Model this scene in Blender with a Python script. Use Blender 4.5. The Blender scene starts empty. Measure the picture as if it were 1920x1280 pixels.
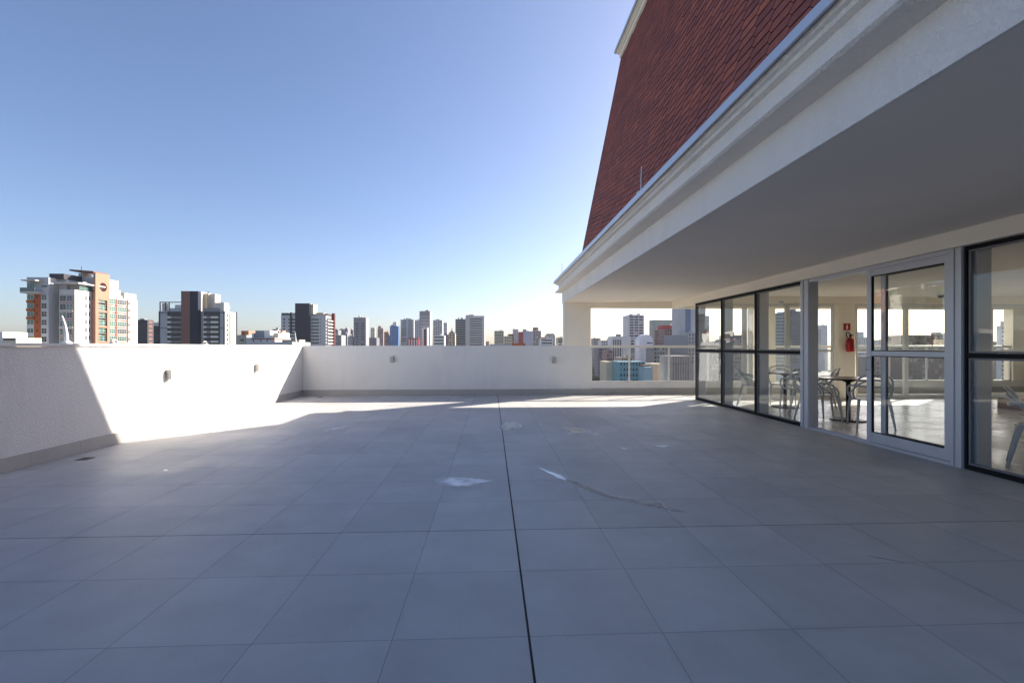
import bpy, bmesh, math, random
from mathutils import Vector, Matrix
R = math.radians
random.seed(7)
S = bpy.context.scene
COL = S.collection

# ------------------------------------------------------------------ camera
F = 870.3; U0, V0 = 921.32, 650.13; H = 1.28          # fitted lens (1920 px frame), vanishing point, eye height
YAW = math.atan2(960 - U0, F)
CY, SY = math.cos(YAW), math.sin(YAW)
cam_d = bpy.data.cameras.new('camera'); cam = bpy.data.objects.new('camera', cam_d); COL.objects.link(cam)
cam.location = (0, 0, H); cam.rotation_euler = (R(90), 0, -YAW)
cam_d.sensor_width = 36; cam_d.lens = 36 * F / 1920; cam_d.shift_y = (V0 - 640) / 1920
cam_d.clip_start = 0.05; cam_d.clip_end = 20000
S.camera = cam

# ------------------------------------------------------------------ sky, sun, exposure
SUN = Vector((1.684, 1.22, 1.0)).normalized()
EL = math.asin(SUN.z); AZ = math.atan2(SUN.x, SUN.y)
W = bpy.data.worlds.new('World'); S.world = W; W.use_nodes = True
nt = W.node_tree; nt.nodes.clear()
wo = nt.nodes.new('ShaderNodeOutputWorld'); bg = nt.nodes.new('ShaderNodeBackground'); sk = nt.nodes.new('ShaderNodeTexSky')
sk.sky_type = 'NISHITA'; sk.sun_disc = False; sk.sun_elevation = EL; sk.sun_rotation = AZ
sk.altitude = 900; sk.air_density = 1.0; sk.dust_density = 2.8; sk.ozone_density = 3.3
bg.inputs['Strength'].default_value = 0.062
tn = nt.nodes.new('ShaderNodeMix'); tn.data_type = 'RGBA'; tn.blend_type = 'MULTIPLY'; tn.inputs[0].default_value = 1.0; tn.inputs[7].default_value = (1.055, 0.98, 1.01, 1)
nt.links.new(sk.outputs[0], tn.inputs[6]); nt.links.new(tn.outputs[2], bg.inputs[0]); nt.links.new(bg.outputs[0], wo.inputs[0])
sl = bpy.data.lights.new('sun', 'SUN'); sl.energy = 4.2; sl.angle = R(0.5); sl.color = (1.0, 0.93, 0.82)
so = bpy.data.objects.new('sun', sl); COL.objects.link(so); so.location = (30, 22, 60)
so.rotation_euler = (-SUN).to_track_quat('-Z', 'Y').to_euler()
S.view_settings.view_transform = 'Standard'; S.view_settings.look = 'None'
S.view_settings.exposure = 1.72; S.view_settings.gamma = 1.0
S.render.engine = 'CYCLES'
S.cycles.max_bounces = 10; S.cycles.diffuse_bounces = 5; S.cycles.glossy_bounces = 5
S.cycles.transparent_max_bounces = 24; S.cycles.transmission_bounces = 6; S.cycles.volume_bounces = 0
S.cycles.caustics_reflective = False; S.cycles.caustics_refractive = False
S.cycles.use_denoising = True

# ------------------------------------------------------------------ helpers
def ray(u, v=V0):
    r = (u - 960) / F
    return Vector((r * CY + SY, -r * SY + CY, (V0 - v) / F))
def onz(u, v, z=0.0):
    d = ray(u, v); t = (z - H) / d.z
    return Vector((d.x * t, d.y * t, z))
def onx(u, v, x):
    d = ray(u, v); t = x / d.x
    return Vector((x, d.y * t, H + d.z * t))
def ony(u, v, y):
    d = ray(u, v); t = y / d.y
    return Vector((d.x * t, y, H + d.z * t))

class MB:
    """collects shapes that become ONE mesh"""
    def __init__(s): s.v = []; s.f = []; s.sm = []
    def poly(s, pts, smooth=False):
        n = len(s.v); s.v += [Vector(p) for p in pts]; s.f.append(tuple(range(n, n + len(pts)))); s.sm.append(smooth)
    def box(s, x0, x1, y0, y1, z0, z1, M=None):
        x0, x1 = min(x0, x1), max(x0, x1); y0, y1 = min(y0, y1), max(y0, y1); z0, z1 = min(z0, z1), max(z0, z1)
        n = len(s.v)
        P = [Vector((x, y, z)) for z in (z0, z1) for y in (y0, y1) for x in (x0, x1)]
        if M is not None: P = [M @ p for p in P]
        flip = M is not None and M.to_3x3().determinant() < 0
        s.v += P
        for q in ((0, 2, 3, 1), (4, 5, 7, 6), (0, 1, 5, 4), (2, 6, 7, 3), (0, 4, 6, 2), (1, 3, 7, 5)):
            q = q[::-1] if flip else q
            s.f.append(tuple(n + i for i in q)); s.sm.append(False)
        return s
    def prism(s, pts, z0, z1):
        """vertical prism over a counter-clockwise xy outline"""
        n = len(s.v); k = len(pts)
        s.v += [Vector((p[0], p[1], z0)) for p in pts] + [Vector((p[0], p[1], z1)) for p in pts]
        s.f.append(tuple(n + i for i in range(k))[::-1]); s.f.append(tuple(n + k + i for i in range(k)))
        for i in range(k):
            j = (i + 1) % k; s.f.append((n + i, n + j, n + k + j, n + k + i))
        s.sm += [False] * (k + 2)
        return s
    def lathe(s, prof, c=(0, 0, 0), seg=32, smooth=True):
        n = len(s.v); k = len(prof)
        for i in range(seg):
            a = 2 * math.pi * i / seg
            s.v += [Vector((c[0] + r * math.cos(a), c[1] + r * math.sin(a), c[2] + z)) for r, z in prof]
        for i in range(seg):
            j = (i + 1) % seg
            for m in range(k - 1):
                s.f.append((n + i * k + m, n + j * k + m, n + j * k + m + 1, n + i * k + m + 1)); s.sm.append(smooth)
        return s
    def tube(s, pts, rad, seg=10, closed=False, M=None):
        pts = [Vector(p) for p in pts]; k = len(pts)
        rs = rad if isinstance(rad, (list, tuple)) else [rad] * k
        n = len(s.v); up = Vector((0, 0, 1)); prev = None
        for i, p in enumerate(pts):
            a = pts[i - 1] if (i or closed) else p; b = pts[(i + 1) % k] if (i < k - 1 or closed) else p
            t = (b - a).normalized()
            if prev is None:
                x = t.cross(up) if abs(t.z) < 0.95 else t.cross(Vector((1, 0, 0)))
            else: x = prev - t * prev.dot(t)
            x.normalize(); prev = x; y = t.cross(x)
            for q in range(seg):
                an = 2 * math.pi * q / seg
                w = p + (x * math.cos(an) + y * math.sin(an)) * rs[i]
                s.v.append(M @ w if M is not None else w)
        for i in range(k if closed else k - 1):
            j = (i + 1) % k
            for q in range(seg):
                w = (q + 1) % seg
                s.f.append((n + i * seg + q, n + i * seg + w, n + j * seg + w, n + j * seg + q)); s.sm.append(True)
        if not closed:
            s.f.append(tuple(n + q for q in range(seg))[::-1]); s.sm.append(False)
            s.f.append(tuple(n + (k - 1) * seg + q for q in range(seg))); s.sm.append(False)
        return s
    def build(s, name, mat, parent=None, origin=(0, 0, 0), bevel=0.0, **props):
        me = bpy.data.meshes.new(name); o3 = Vector(origin)
        me.from_pydata([tuple(v - o3) for v in s.v], [], s.f); me.update()
        for p, q in zip(me.polygons, s.sm): p.use_smooth = q
        me.materials.append(mat)
        o = bpy.data.objects.new(name, me); COL.objects.link(o); o.location = o3
        if parent is not None: o.parent = parent; o.matrix_parent_inverse = Matrix.Translation(-Vector(root_loc(parent)))
        if bevel:
            b = o.modifiers.new('bevel', 'BEVEL'); b.width = bevel; b.segments = 2; b.limit_method = 'ANGLE'; b.angle_limit = R(40)
        for k_, v_ in props.items(): o[k_] = v_
        return o
def root_loc(o):
    p = Vector(o.location)
    while o.parent: o = o.parent; p = p + Vector(o.location) if False else p
    return p
def tag(o, label, cat, group=None):
    o['label'] = label; o['category'] = cat
    if group: o['group'] = group
    return o
def thing(name, loc, label, cat, group=None):
    o = bpy.data.objects.new(name, None); COL.objects.link(o); o.location = loc; o.empty_display_size = 0.2
    return tag(o, label, cat, group)
def smooth_path(pts, n=6):
    pts = [Vector(p) for p in pts]; out = []
    for i in range(len(pts) - 1):
        p0 = pts[max(i - 1, 0)]; p1 = pts[i]; p2 = pts[i + 1]; p3 = pts[min(i + 2, len(pts) - 1)]
        for k in range(n):
            t = k / n
            out.append(0.5 * ((2 * p1) + (p2 - p0) * t + (2 * p0 - 5 * p1 + 4 * p2 - p3) * t * t + (3 * p1 - p0 - 3 * p2 + p3) * t ** 3))
    return out + [pts[-1]]
def copy_tree(o, parent=None):
    c = o.copy(); COL.objects.link(c)
    if parent is not None: c.parent = parent; c.matrix_parent_inverse = o.matrix_parent_inverse.copy()
    for ch in list(o.children): copy_tree(ch, c)
    return c

# ------------------------------------------------------------------ materials
MATS = {}
def nodes(name):
    m = bpy.data.materials.new(name); m.use_nodes = True
    t = m.node_tree; return m, t, t.nodes['Principled BSDF']
def N(t, kind, **kw):
    n = t.nodes.new('ShaderNode' + kind)
    for k, v in kw.items():
        if k in ('operation', 'blend_type', 'data_type', 'noise_dimensions', 'distance', 'feature', 'interpolation_type', 'attribute_name', 'use_clamp', 'wave_type', 'bands_direction', 'invert'): setattr(n, k, v)
    return n
def mixc(t, fac, a, b, mode='MIX'):
    n = t.nodes.new('ShaderNodeMix'); n.data_type = 'RGBA'; n.blend_type = mode
    for s_, v in ((n.inputs[0], fac), (n.inputs[6], a), (n.inputs[7], b)):
        if hasattr(v, 'is_output'): t.links.new(v, s_)
        elif isinstance(v, (int, float)): s_.default_value = v
        else: s_.default_value = (*v, 1)
    return n.outputs[2]
def math_(t, op, a, b=None, c=None):
    n = t.nodes.new('ShaderNodeMath'); n.operation = op
    for i, v in enumerate((a, b, c)):
        if v is None: continue
        if hasattr(v, 'is_output'): t.links.new(v, n.inputs[i])
        else: n.inputs[i].default_value = v
    return n.outputs[0]
def noise(t, coord, scale, detail=4, rough=0.55, dist=0.0):
    n = t.nodes.new('ShaderNodeTexNoise'); n.inputs['Scale'].default_value = scale; n.inputs['Detail'].default_value = detail
    n.inputs['Roughness'].default_value = rough; n.inputs['Distortion'].default_value = dist
    t.links.new(coord, n.inputs['Vector']); return n.outputs['Fac']
def remap(t, v, a, b, c, d):
    n = t.nodes.new('ShaderNodeMapRange'); t.links.new(v, n.inputs[0])
    for i, q in enumerate((a, b, c, d)): n.inputs[i + 1].default_value = q
    return n.outputs[0]
def pos(t): return t.nodes.new('ShaderNodeNewGeometry').outputs['Position']
def bump(t, p, h, strength, dist=0.01):
    b = t.nodes.new('ShaderNodeBump'); b.inputs['Strength'].default_value = strength; b.inputs['Distance'].default_value = dist
    t.links.new(h, b.inputs['Height']); t.links.new(b.outputs[0], p.inputs['Normal'])
def paint(name, col, rough=0.6, var=0.12, scale=1.5, metal=0.0, bscale=0, bstr=0.0, bdist=0.004, spec=0.4):
    if name in MATS: return MATS[name]
    m, t, p = nodes(name); P = pos(t)
    n1 = remap(t, noise(t, P, scale, 5), 0.3, 0.7, 1 - var, 1 + var * 0.5)
    mul = t.nodes.new('ShaderNodeVectorMath'); mul.operation = 'SCALE'; mul.inputs[0].default_value = col
    t.links.new(n1, mul.inputs['Scale']); t.links.new(mul.outputs[0], p.inputs['Base Color'])
    p.inputs['Roughness'].default_value = rough; p.inputs['Metallic'].default_value = metal
    p.inputs['Specular IOR Level'].default_value = spec
    if bscale: bump(t, p, noise(t, P, bscale, 3), bstr, bdist)
    MATS[name] = m; return m

def stucco(name, col, amp=0.5, sc=38):
    m, t, p = nodes(name); P = pos(t)
    a = noise(t, P, sc, 3, 0.6, 1.2)
    a = remap(t, a, 0.38, 0.66, 0, 1)
    st = remap(t, noise(t, P, 0.9, 5), 0.3, 0.7, 0.965, 1.02)
    mp = t.nodes.new('ShaderNodeMapping'); mp.inputs['Scale'].default_value = (2.2, 2.2, 0.35); t.links.new(P, mp.inputs['Vector'])
    drip = remap(t, noise(t, mp.outputs[0], 1.7, 5), 0.5, 0.75, 1.0, 0.94)
    mul = t.nodes.new('ShaderNodeVectorMath'); mul.operation = 'SCALE'; mul.inputs[0].default_value = col
    t.links.new(math_(t, 'MULTIPLY', st, drip), mul.inputs['Scale']); t.links.new(mul.outputs[0], p.inputs['Base Color'])
    p.inputs['Roughness'].default_value = 0.85; p.inputs['Specular IOR Level'].default_value = 0.2
    bump(t, p, a, amp, 0.012)
    return m

def tiles(name, col, rough, joint=True):
    m, t, p = nodes(name); P = pos(t)
    sep = t.nodes.new('ShaderNodeSeparateXYZ'); t.links.new(P, sep.inputs[0])
    X = math_(t, 'SUBTRACT', sep.outputs[0], 0.166); Y = math_(t, 'SUBTRACT', sep.outputs[1], 2.05)
    dx = math_(t, 'PINGPONG', X, 0.3); dy = math_(t, 'PINGPONG', Y, 0.3)
    def line(d, w): return math_(t, 'LESS_THAN', d, w)
    thin = math_(t, 'MAXIMUM', line(dx, 0.002), line(dy, 0.002))
    mx = line(math_(t, 'ABSOLUTE', X), 0.0055); my = line(math_(t, 'ABSOLUTE', math_(t, 'SUBTRACT', sep.outputs[1], 3.25)), 0.003)
    main = math_(t, 'MAXIMUM', mx, my)
    cx = math_(t, 'FLOOR', math_(t, 'DIVIDE', X, 0.6)); cyy = math_(t, 'FLOOR', math_(t, 'DIVIDE', Y, 0.6))
    cmb = t.nodes.new('ShaderNodeCombineXYZ'); t.links.new(cx, cmb.inputs[0]); t.links.new(cyy, cmb.inputs[1])
    wn = t.nodes.new('ShaderNodeTexWhiteNoise'); wn.noise_dimensions = '3D'; t.links.new(cmb.outputs[0], wn.inputs['Vector'])
    per = remap(t, wn.outputs['Value'], 0, 1, 0.94, 1.04)
    # each tile has its own cloudy cement print
    sh = t.nodes.new('ShaderNodeVectorMath'); sh.operation = 'MULTIPLY_ADD'; t.links.new(wn.outputs['Color'], sh.inputs[0]); sh.inputs[1].default_value = (9, 9, 9); t.links.new(P, sh.inputs[2])
    cl = remap(t, noise(t, sh.outputs[0], 2.6, 6, 0.62), 0.3, 0.7, 0.91, 1.07)
    big = remap(t, noise(t, P, 0.45, 6, 0.65), 0.3, 0.7, 0.88, 1.07)
    fine = remap(t, noise(t, P, 60, 2), 0.3, 0.7, 0.985, 1.015)
    dust = remap(t, noise(t, P, 1.3, 7, 0.7), 0.60, 0.78, 0.0, 0.10)
    k = math_(t, 'MULTIPLY', math_(t, 'MULTIPLY', per, cl), math_(t, 'MULTIPLY', big, fine))
    mul = t.nodes.new('ShaderNodeVectorMath'); mul.operation = 'SCALE'; mul.inputs[0].default_value = col; t.links.new(k, mul.inputs['Scale'])
    c0 = mixc(t, dust, mul.outputs[0], (0.62, 0.60, 0.56))
    c1 = mixc(t, math_(t, 'MULTIPLY', thin, 0.52), c0, (0.10, 0.10, 0.105))
    near = math_(t, 'SUBTRACT', 1.0, remap(t, math_(t, 'MINIMUM', dx, dy), 0.0, 0.035, 0.0, 1.0))
    grime = math_(t, 'MULTIPLY', near, remap(t, noise(t, P, 2.2, 6, 0.7), 0.48, 0.75, 0.0, 0.35))
    c1 = mixc(t, grime, c1, (0.22, 0.21, 0.20))
    c2 = mixc(t, main, c1, (0.018, 0.018, 0.02))
    t.links.new(c2, p.inputs['Base Color'])
    rg = remap(t, noise(t, P, 1.1, 6, 0.65), 0.3, 0.7, rough - 0.08, rough + 0.10)
    t.links.new(math_(t, 'ADD', rg, math_(t, 'MULTIPLY', math_(t, 'MAXIMUM', thin, main), 0.3)), p.inputs['Roughness'])
    p.inputs['Specular IOR Level'].default_value = 0.4
    hgt = math_(t, 'SUBTRACT', remap(t, noise(t, P, 24, 3), 0, 1, 0, 0.04), math_(t, 'MAXIMUM', thin, main))
    bump(t, p, hgt, 0.35, 0.003)
    return m

def glass(name, tint=(0.972, 0.986, 0.978), ior=1.5, rough=0.0):
    m, t, p = nodes(name); t.nodes.remove(p); out = t.nodes['Material Output']
    tr = t.nodes.new('ShaderNodeBsdfTransparent'); tr.inputs[0].default_value = (*tint, 1)
    gl = t.nodes.new('ShaderNodeBsdfGlossy'); gl.inputs['Roughness'].default_value = rough; gl.inputs['Color'].default_value = (1, 1, 1, 1)
    fr = t.nodes.new('ShaderNodeFresnel')
    bw = t.nodes.new('ShaderNodeBump'); bw.inputs['Strength'].default_value = 0.06; bw.inputs['Distance'].default_value = 0.02; t.links.new(noise(t, pos(t), 1.6, 2), bw.inputs['Height']); t.links.new(bw.outputs[0], gl.inputs['Normal'])
    ge = t.nodes.new('ShaderNodeNewGeometry'); t.links.new(remap(t, ge.outputs['Backfacing'], 0, 1, ior, 1 / ior), fr.inputs[0])
    mx = t.nodes.new('ShaderNodeMixShader'); t.links.new(fr.outputs[0], mx.inputs[0]); t.links.new(tr.outputs[0], mx.inputs[1]); t.links.new(gl.outputs[0], mx.inputs[2])
    t.links.new(mx.outputs[0], out.inputs['Surface'])
    return m

M_TILE = tiles('deck_porcelain', (0.53, 0.51, 0.485), 0.52)
M_TILE_IN = tiles('lounge_porcelain', (0.66, 0.64, 0.61), 0.26)
M_SKIRT = paint('skirting_tile', (0.42, 0.405, 0.385), 0.5, 0.08, 2.0)
M_STUC = stucco('white_stucco', (0.82, 0.80, 0.775), 0.5, 48)
M_STUC_B = stucco('cream_stucco', (0.90, 0.84, 0.765), 0.6, 42)
M_STUC_F = stucco('fine_stucco', (0.80, 0.785, 0.76), 0.25, 60)
M_PLAST = paint('smooth_plaster', (0.89, 0.82, 0.70), 0.8, 0.04, 0.8, bscale=90, bstr=0.06)
M_SOFFIT = paint('soffit_plaster', (0.88, 0.80, 0.71), 0.85, 0.05, 0.6, bscale=120, bstr=0.05)
M_FLASH = paint('zinc_flashing', (0.62, 0.64, 0.68), 0.35, 0.08, 1.2, metal=0.55)
M_ALU = paint('grey_aluminium', (0.52, 0.53, 0.56), 0.38, 0.04, 2.0, metal=0.25)
M_ALU_W = paint('white_aluminium', (0.72, 0.70, 0.66), 0.4, 0.04, 2.0)
M_BLACK = paint('black_frame', (0.012, 0.012, 0.013), 0.6, 0.1, 3.0, spec=0.12)
M_SASH = paint('dark_sash', (0.20, 0.20, 0.21), 0.5, 0.05, 3, spec=0.25)
M_GLASS = glass('clear_glass')
M_GLASS_R = glass('railing_glass', (0.985, 0.99, 0.987))
M_CAP = paint('cap_paint', (0.70, 0.69, 0.67), 0.6, 0.06, 1.5)

# ------------------------------------------------------------------ setting: ground, haze later
g = MB(); g.poly([(-9000, -9000, -42), (9000, -9000, -42), (9000, 9000, -42), (-9000, 9000, -42)])
gm, gt, gp = nodes('city_ground'); GP = pos(gt)
gcol = mixc(gt, remap(gt, noise(gt, GP, 0.012, 8, 0.7), 0.42, 0.58, 0, 1), (0.07, 0.085, 0.05), (0.20, 0.19, 0.18))
gt.links.new(gcol, gp.inputs['Base Color']); gp.inputs['Roughness'].default_value = 0.9
g.build('city_ground', gm, kind='structure')
Q = MB(); Q.box(-4.95, 5.0, -8.0, 12.42, -0.3, 0.0); deck = Q.build('deck_floor', M_TILE, kind='structure')
Q = MB(); Q.box(5.0, 16.0, -1.0, 12.42, -0.3, 0.0); Q.build('lounge_floor', M_TILE_IN, kind='structure')

# ---- dried stains and patches on the deck (part of the floor)
def stain_mat(name, col, strength, rgh=0.6):
    m, t, p = nodes(name); P = pos(t); out = t.nodes['Material Output']
    at = t.nodes.new('ShaderNodeAttribute'); at.attribute_name = 'edge'
    n = remap(t, noise(t, P, 7, 5, 0.6), 0.3, 0.75, 0.45, 1.0)
    tr = t.nodes.new('ShaderNodeBsdfTransparent'); mx = t.nodes.new('ShaderNodeMixShader')
    p.inputs['Base Color'].default_value = (*col, 1); p.inputs['Roughness'].default_value = rgh
    f = math_(t, 'MINIMUM', math_(t, 'MULTIPLY', math_(t, 'MULTIPLY', at.outputs['Fac'], n), strength), 1.0)
    t.links.new(f, mx.inputs[0]); t.links.new(tr.outputs[0], mx.inputs[1]); t.links.new(p.outputs[0], mx.inputs[2]); t.links.new(mx.outputs[0], out.inputs['Surface'])
    return m
def stain(pix, mat, lift, soft=0.4, jag=0.0, label=None):
    pts = [onz(u, v) for u, v in pix]
    pts = smooth_path(pts + [pts[0]], 6)[:-1]
    c = sum(pts, Vector()) / len(pts)
    rnd = random.Random(len(pix) * 31 + int(pix[0][0]))
    me = bpy.data.meshes.new('stain'); n = len(pts)
    if soft >= 0.0:
        vs = [Vector((c.x, c.y, lift))]; al = [1.0]
        for k in (1 - soft, 1.0):
            for p in pts:
                q = c + (p - c) * (k + rnd.uniform(-jag, jag)); vs.append(Vector((q.x, q.y, lift))); al.append(1.0 if k < 1 else 0.0)
        fs = [(0, 1 + i, 1 + (i + 1) % n) for i in range(n)] + [(1 + i, 1 + n + i, 1 + n + (i + 1) % n, 1 + (i + 1) % n) for i in range(n)]
    me.from_pydata([tuple(v) for v in vs], [], fs); me.materials.append(mat)
    a = me.attributes.new('edge', 'FLOAT', 'POINT')
    for i, x in enumerate(al): a.data[i].value = x
    o = bpy.data.objects.new('stain', me); COL.objects.link(o); o.parent = deck
    if label: o['label'] = label
    return o
def ribbon(pix, mat, lift, label=None):
    """thin scraped streak: (u, v, half width px) along a centre line"""
    top, bot = [], []
    for i in range(len(pix) - 1):
        for k in range(8):
            t = k / 8; u = pix[i][0] + (pix[i + 1][0] - pix[i][0]) * t; v = pix[i][1] + (pix[i + 1][1] - pix[i][1]) * t
            w = pix[i][2] + (pix[i + 1][2] - pix[i][2]) * t
            top.append(onz(u, v - w * random.uniform(0.75, 1.15))); bot.append(onz(u, v + w * random.uniform(0.6, 1.3)))
    me = bpy.data.meshes.new('stain'); n = len(top)
    me.from_pydata([(p.x, p.y, lift) for p in top + bot], [], [(i, n + i, n + i + 1, i + 1) for i in range(n - 1)]); me.materials.append(mat)
    a = me.attributes.new('edge', 'FLOAT', 'POINT')
    for d in a.data: d.value = 1.0
    o = bpy.data.objects.new('stain', me); COL.objects.link(o); o.parent = deck
    if label: o['label'] = label
s_white = stain_mat('white_residue', (0.95, 0.95, 0.95), 1.2, 0.33); s_rim = stain_mat('pale_rim', (0.92, 0.92, 0.90), 0.85, 0.38)
s_beige = stain_mat('beige_patch', (0.88, 0.76, 0.63), 1.1, 0.36); s_brown = stain_mat('brown_scrape', (0.56, 0.46, 0.39), 0.8, 0.48); s_bright = stain_mat('bright_scrape', (0.95, 0.95, 0.95), 2.0, 0.15)
stain([(809, 903), (835, 893), (870, 894), (905, 897), (933, 902), (905, 907), (875, 914), (835, 912)], s_white, 0.002, 0.45, 0.04, 'whitish dried residue on the floor')
stain([(934, 800), (945, 790), (968, 789), (985, 799), (965, 805), (945, 808)], s_rim, 0.002, 0.3, 0.04, 'pale rimmed pinkish patch')
stain([(943, 799), (950, 793), (966, 792), (976, 799), (962, 803), (948, 805)], s_beige, 0.004, 0.25, 0.05)
stain([(1050, 802), (1062, 799), (1095, 800), (1121, 812), (1095, 815), (1055, 818), (1062, 808)], s_rim, 0.002, 0.3, 0.04, 'beige patch with pale rim')
stain([(1062, 804), (1070, 801), (1093, 802), (1104, 810), (1088, 813), (1068, 812)], s_beige, 0.004, 0.25, 0.05)
stain([(1160, 838), (1170, 838), (1179, 843), (1168, 843)], s_rim, 0.002, 0.4, 0.03); stain([(1215, 836), (1245, 833), (1262, 838), (1235, 840)], s_rim, 0.002, 0.6, 0.03)
stain([(305, 881), (312, 880), (317, 882), (309, 883)], s_bright, 0.002, 0.4)
stain([(600, 806), (640, 797), (652, 801), (618, 810)], s_rim, 0.002, 0.7)
ribbon([(1008.5, 876, 0.4), (1030, 886, 2.2), (1052, 895, 4.5), (1062, 900, 1.0)], s_bright, 0.004, 'white torn scrape on the floor')
ribbon([(1060, 898, 0.8), (1085, 908, 3.2), (1115, 921, 3.5), (1145, 931, 2.6), (1175, 936, 1.6), (1205, 944, 3.6), (1240, 948, 4.8), (1262, 955, 2.8), (1292, 961, 0.4)], s_brown, 0.003, 'brown curved scrape on the floor')
ribbon([(1080, 903, 0.3), (1115, 916, 0.7), (1150, 930, 0.7), (1190, 936, 0.4)], s_rim, 0.005); ribbon([(1234, 939, 0.3), (1244, 947, 0.8), (1252, 953, 0.4)], s_bright, 0.005)
ribbon([(1215, 941, 0.2), (1250, 953, 0.4), (1292, 962, 0.2)], s_rim, 0.005)
ribbon([(1625, 1041, 0.3), (1650, 1046, 0.9), (1700, 1055, 0.6), (1760, 1068, 0.3)], s_brown, 0.002)

# ------------------------------------------------------------------ parapet walls
pl = thing('parapet_wall', (-5.08, 2.3, 0), 'long white rough stucco wall with metal-edged cap along the left of the terrace', 'wall')
MB().box(-5.2, -4.95, -8.2, 12.42, -0.3, 1.283).build('wall_body', M_STUC, pl)
c = MB(); c.box(-5.235, -4.925, -8.2, 12.40, 1.286, 1.320); c.build('cap', M_CAP, pl, bevel=0.004)
def skirting(parent, axis, a, b, fixed, t, h=0.15):
    q = MB(); step = 0.6; x = a
    while x < b - 1e-6:
        e = min(x + step, b)
        if axis == 'y': q.box(min(fixed, fixed + t), max(fixed, fixed + t), x + 0.0012, e - 0.0012, 0.001, h)
        else: q.box(x + 0.0012, e - 0.0012, min(fixed, fixed + t), max(fixed, fixed + t), 0.001, h)
        x = e
    q.build('skirting', M_SKIRT, parent)
skirting(pl, 'y', -8.0, 12.40, -4.95, 0.018)
pf = thing('parapet_wall', (-1.0, 12.55, 0), 'smooth white end wall of the terrace below the skyline', 'wall')
MB().box(-5.2, 2.68, 12.42, 12.67, -0.3, 1.312).build('wall_body', M_STUC_F, pf)
skirting(pf, 'x', -4.93, 2.68, 12.42, -0.018)
pr = thing('parapet_wall', (0, -8.1, 0), 'white wall closing the terrace behind the viewer', 'wall')
MB().box(-4.95, 5.0, -8.25, -8.0, -0.3, 1.3).build('wall_body', M_STUC, pr)

# ------------------------------------------------------------------ own building
bd = thing('building', (9, 5, 0), 'white rooftop lounge with deep eaves, glass front and red-brown mansard roof', 'building')
def sweep(prof, fx, fy, name, mat, y0=-9.0, x1=16.5, bev=0.0):
    """profile (outward distance, z) swept along the west eave and round the north corner"""
    q = MB(); n = len(prof); rows = [[(fx - d, y0, z) for d, z in prof], [(fx - d, fy + d, z) for d, z in prof], [(x1, fy + d, z) for d, z in prof]]
    for a, b in ((rows[0], rows[1]), (rows[1], rows[2])):
        for i in range(n):
            j = (i + 1) % n; q.poly([a[i], b[i], b[j], a[j]])
    q.poly(rows[0][::-1]); q.poly(rows[2])
    return q.build(name, mat, bd, bevel=bev)
FX, FY = 1.94, 12.67
sweep([(0, 2.472), (0, 2.752), (0.150, 2.770), (0.172, 2.785), (0.172, 2.800), (0.12, 2.812), (0.092, 2.832), (0.088, 2.850), (0.088, 2.972),
       (0.135, 2.980), (0.140, 3.006), (0.165, 3.012), (0.172, 3.044), (-0.30, 3.044), (-0.30, 2.60), (-0.02, 2.60), (-0.02, 2.472)], FX, FY, 'cornice', M_STUC_B)
sweep([(0.176, 3.0465), (0.206, 3.030), (0.212, 3.034), (0.212, 3.098), (0.206, 3.104), (-0.10, 3.130), (-0.33, 3.14), (-0.33, 3.0465)], FX, FY, 'flashing', M_FLASH)
q = MB(); pr_ = [(1.962, 2.474), (4.95, 2.511), (16.4, 2.511), (16.4, 3.04), (2.25, 3.04), (2.25, 2.59), (1.962, 2.59)]
A_ = [Vector((x, -9.0, z)) for x, z in pr_]; B_ = [Vector((x, 12.648, z)) for x, z in pr_]
q.poly(A_[:2] + [A_[1]] * 0 + A_[2:]); q.poly(B_[::-1])
for i in range(len(pr_)): q.poly((A_[i], B_[i], B_[(i + 1) % len(pr_)], A_[(i + 1) % len(pr_)]))
q.build('ceiling_slab', M_SOFFIT, bd)
# mansard: backing + hexagonal shingles
K1, K2, ZB, ZT = 0.153, 0.316, 3.12, 7.98
XB, YB = 2.27, 12.15
q = MB()
xt, yt = XB + K1 * (ZT - ZB), YB - K2 * (ZT - ZB)
q.poly([(XB, YB, ZB), (XB, -9, ZB), (xt, -9, ZT), (xt, yt, ZT)]); q.poly([(16, YB, ZB), (XB, YB, ZB), (xt, yt, ZT), (16, yt, ZT)])
q.poly([(16, -9, ZB), (16, YB, ZB), (16, yt, ZT), (16, -9, ZT)]); q.poly([(XB, -9, ZB), (16, -9, ZB), (16, -9, ZT), (xt, -9, ZT)])
q.poly([(xt, -9, ZT), (16, -9, ZT), (16, yt, ZT), (xt, yt, ZT)])
roof = q.build('roof', paint('roof_underlay', (0.02, 0.008, 0.007), 0.9), bd)
sm, st_, sp = nodes('red_shingle')
gi = st_.nodes.new('ShaderNodeNewGeometry'); rp = st_.nodes.new('ShaderNodeValToRGB')
st_.links.new(gi.outputs['Random Per Island'], rp.inputs[0]); cr = rp.color_ramp
cr.elements[0].color = (0.22, 0.058, 0.044, 1); cr.elements[1].color = (0.42, 0.108, 0.058, 1)
for p_, c_ in ((0.3, (0.29, 0.074, 0.048, 1)), (0.6, (0.35, 0.088, 0.050, 1)), (0.8, (0.27, 0.074, 0.058, 1))):
    e = cr.elements.new(p_); e.color = c_
sn = remap(st_, noise(st_, gi.outputs['Position'], 9, 6, 0.7), 0.3, 0.7, 0.75, 1.2)
mm = st_.nodes.new('ShaderNodeVectorMath'); mm.operation = 'SCALE'; st_.links.new(rp.outputs[0], mm.inputs[0]); st_.links.new(sn, mm.inputs['Scale'])
st_.links.new(mm.outputs[0], sp.inputs['Base Color']); sp.inputs['Roughness'].default_value = 0.75
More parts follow.
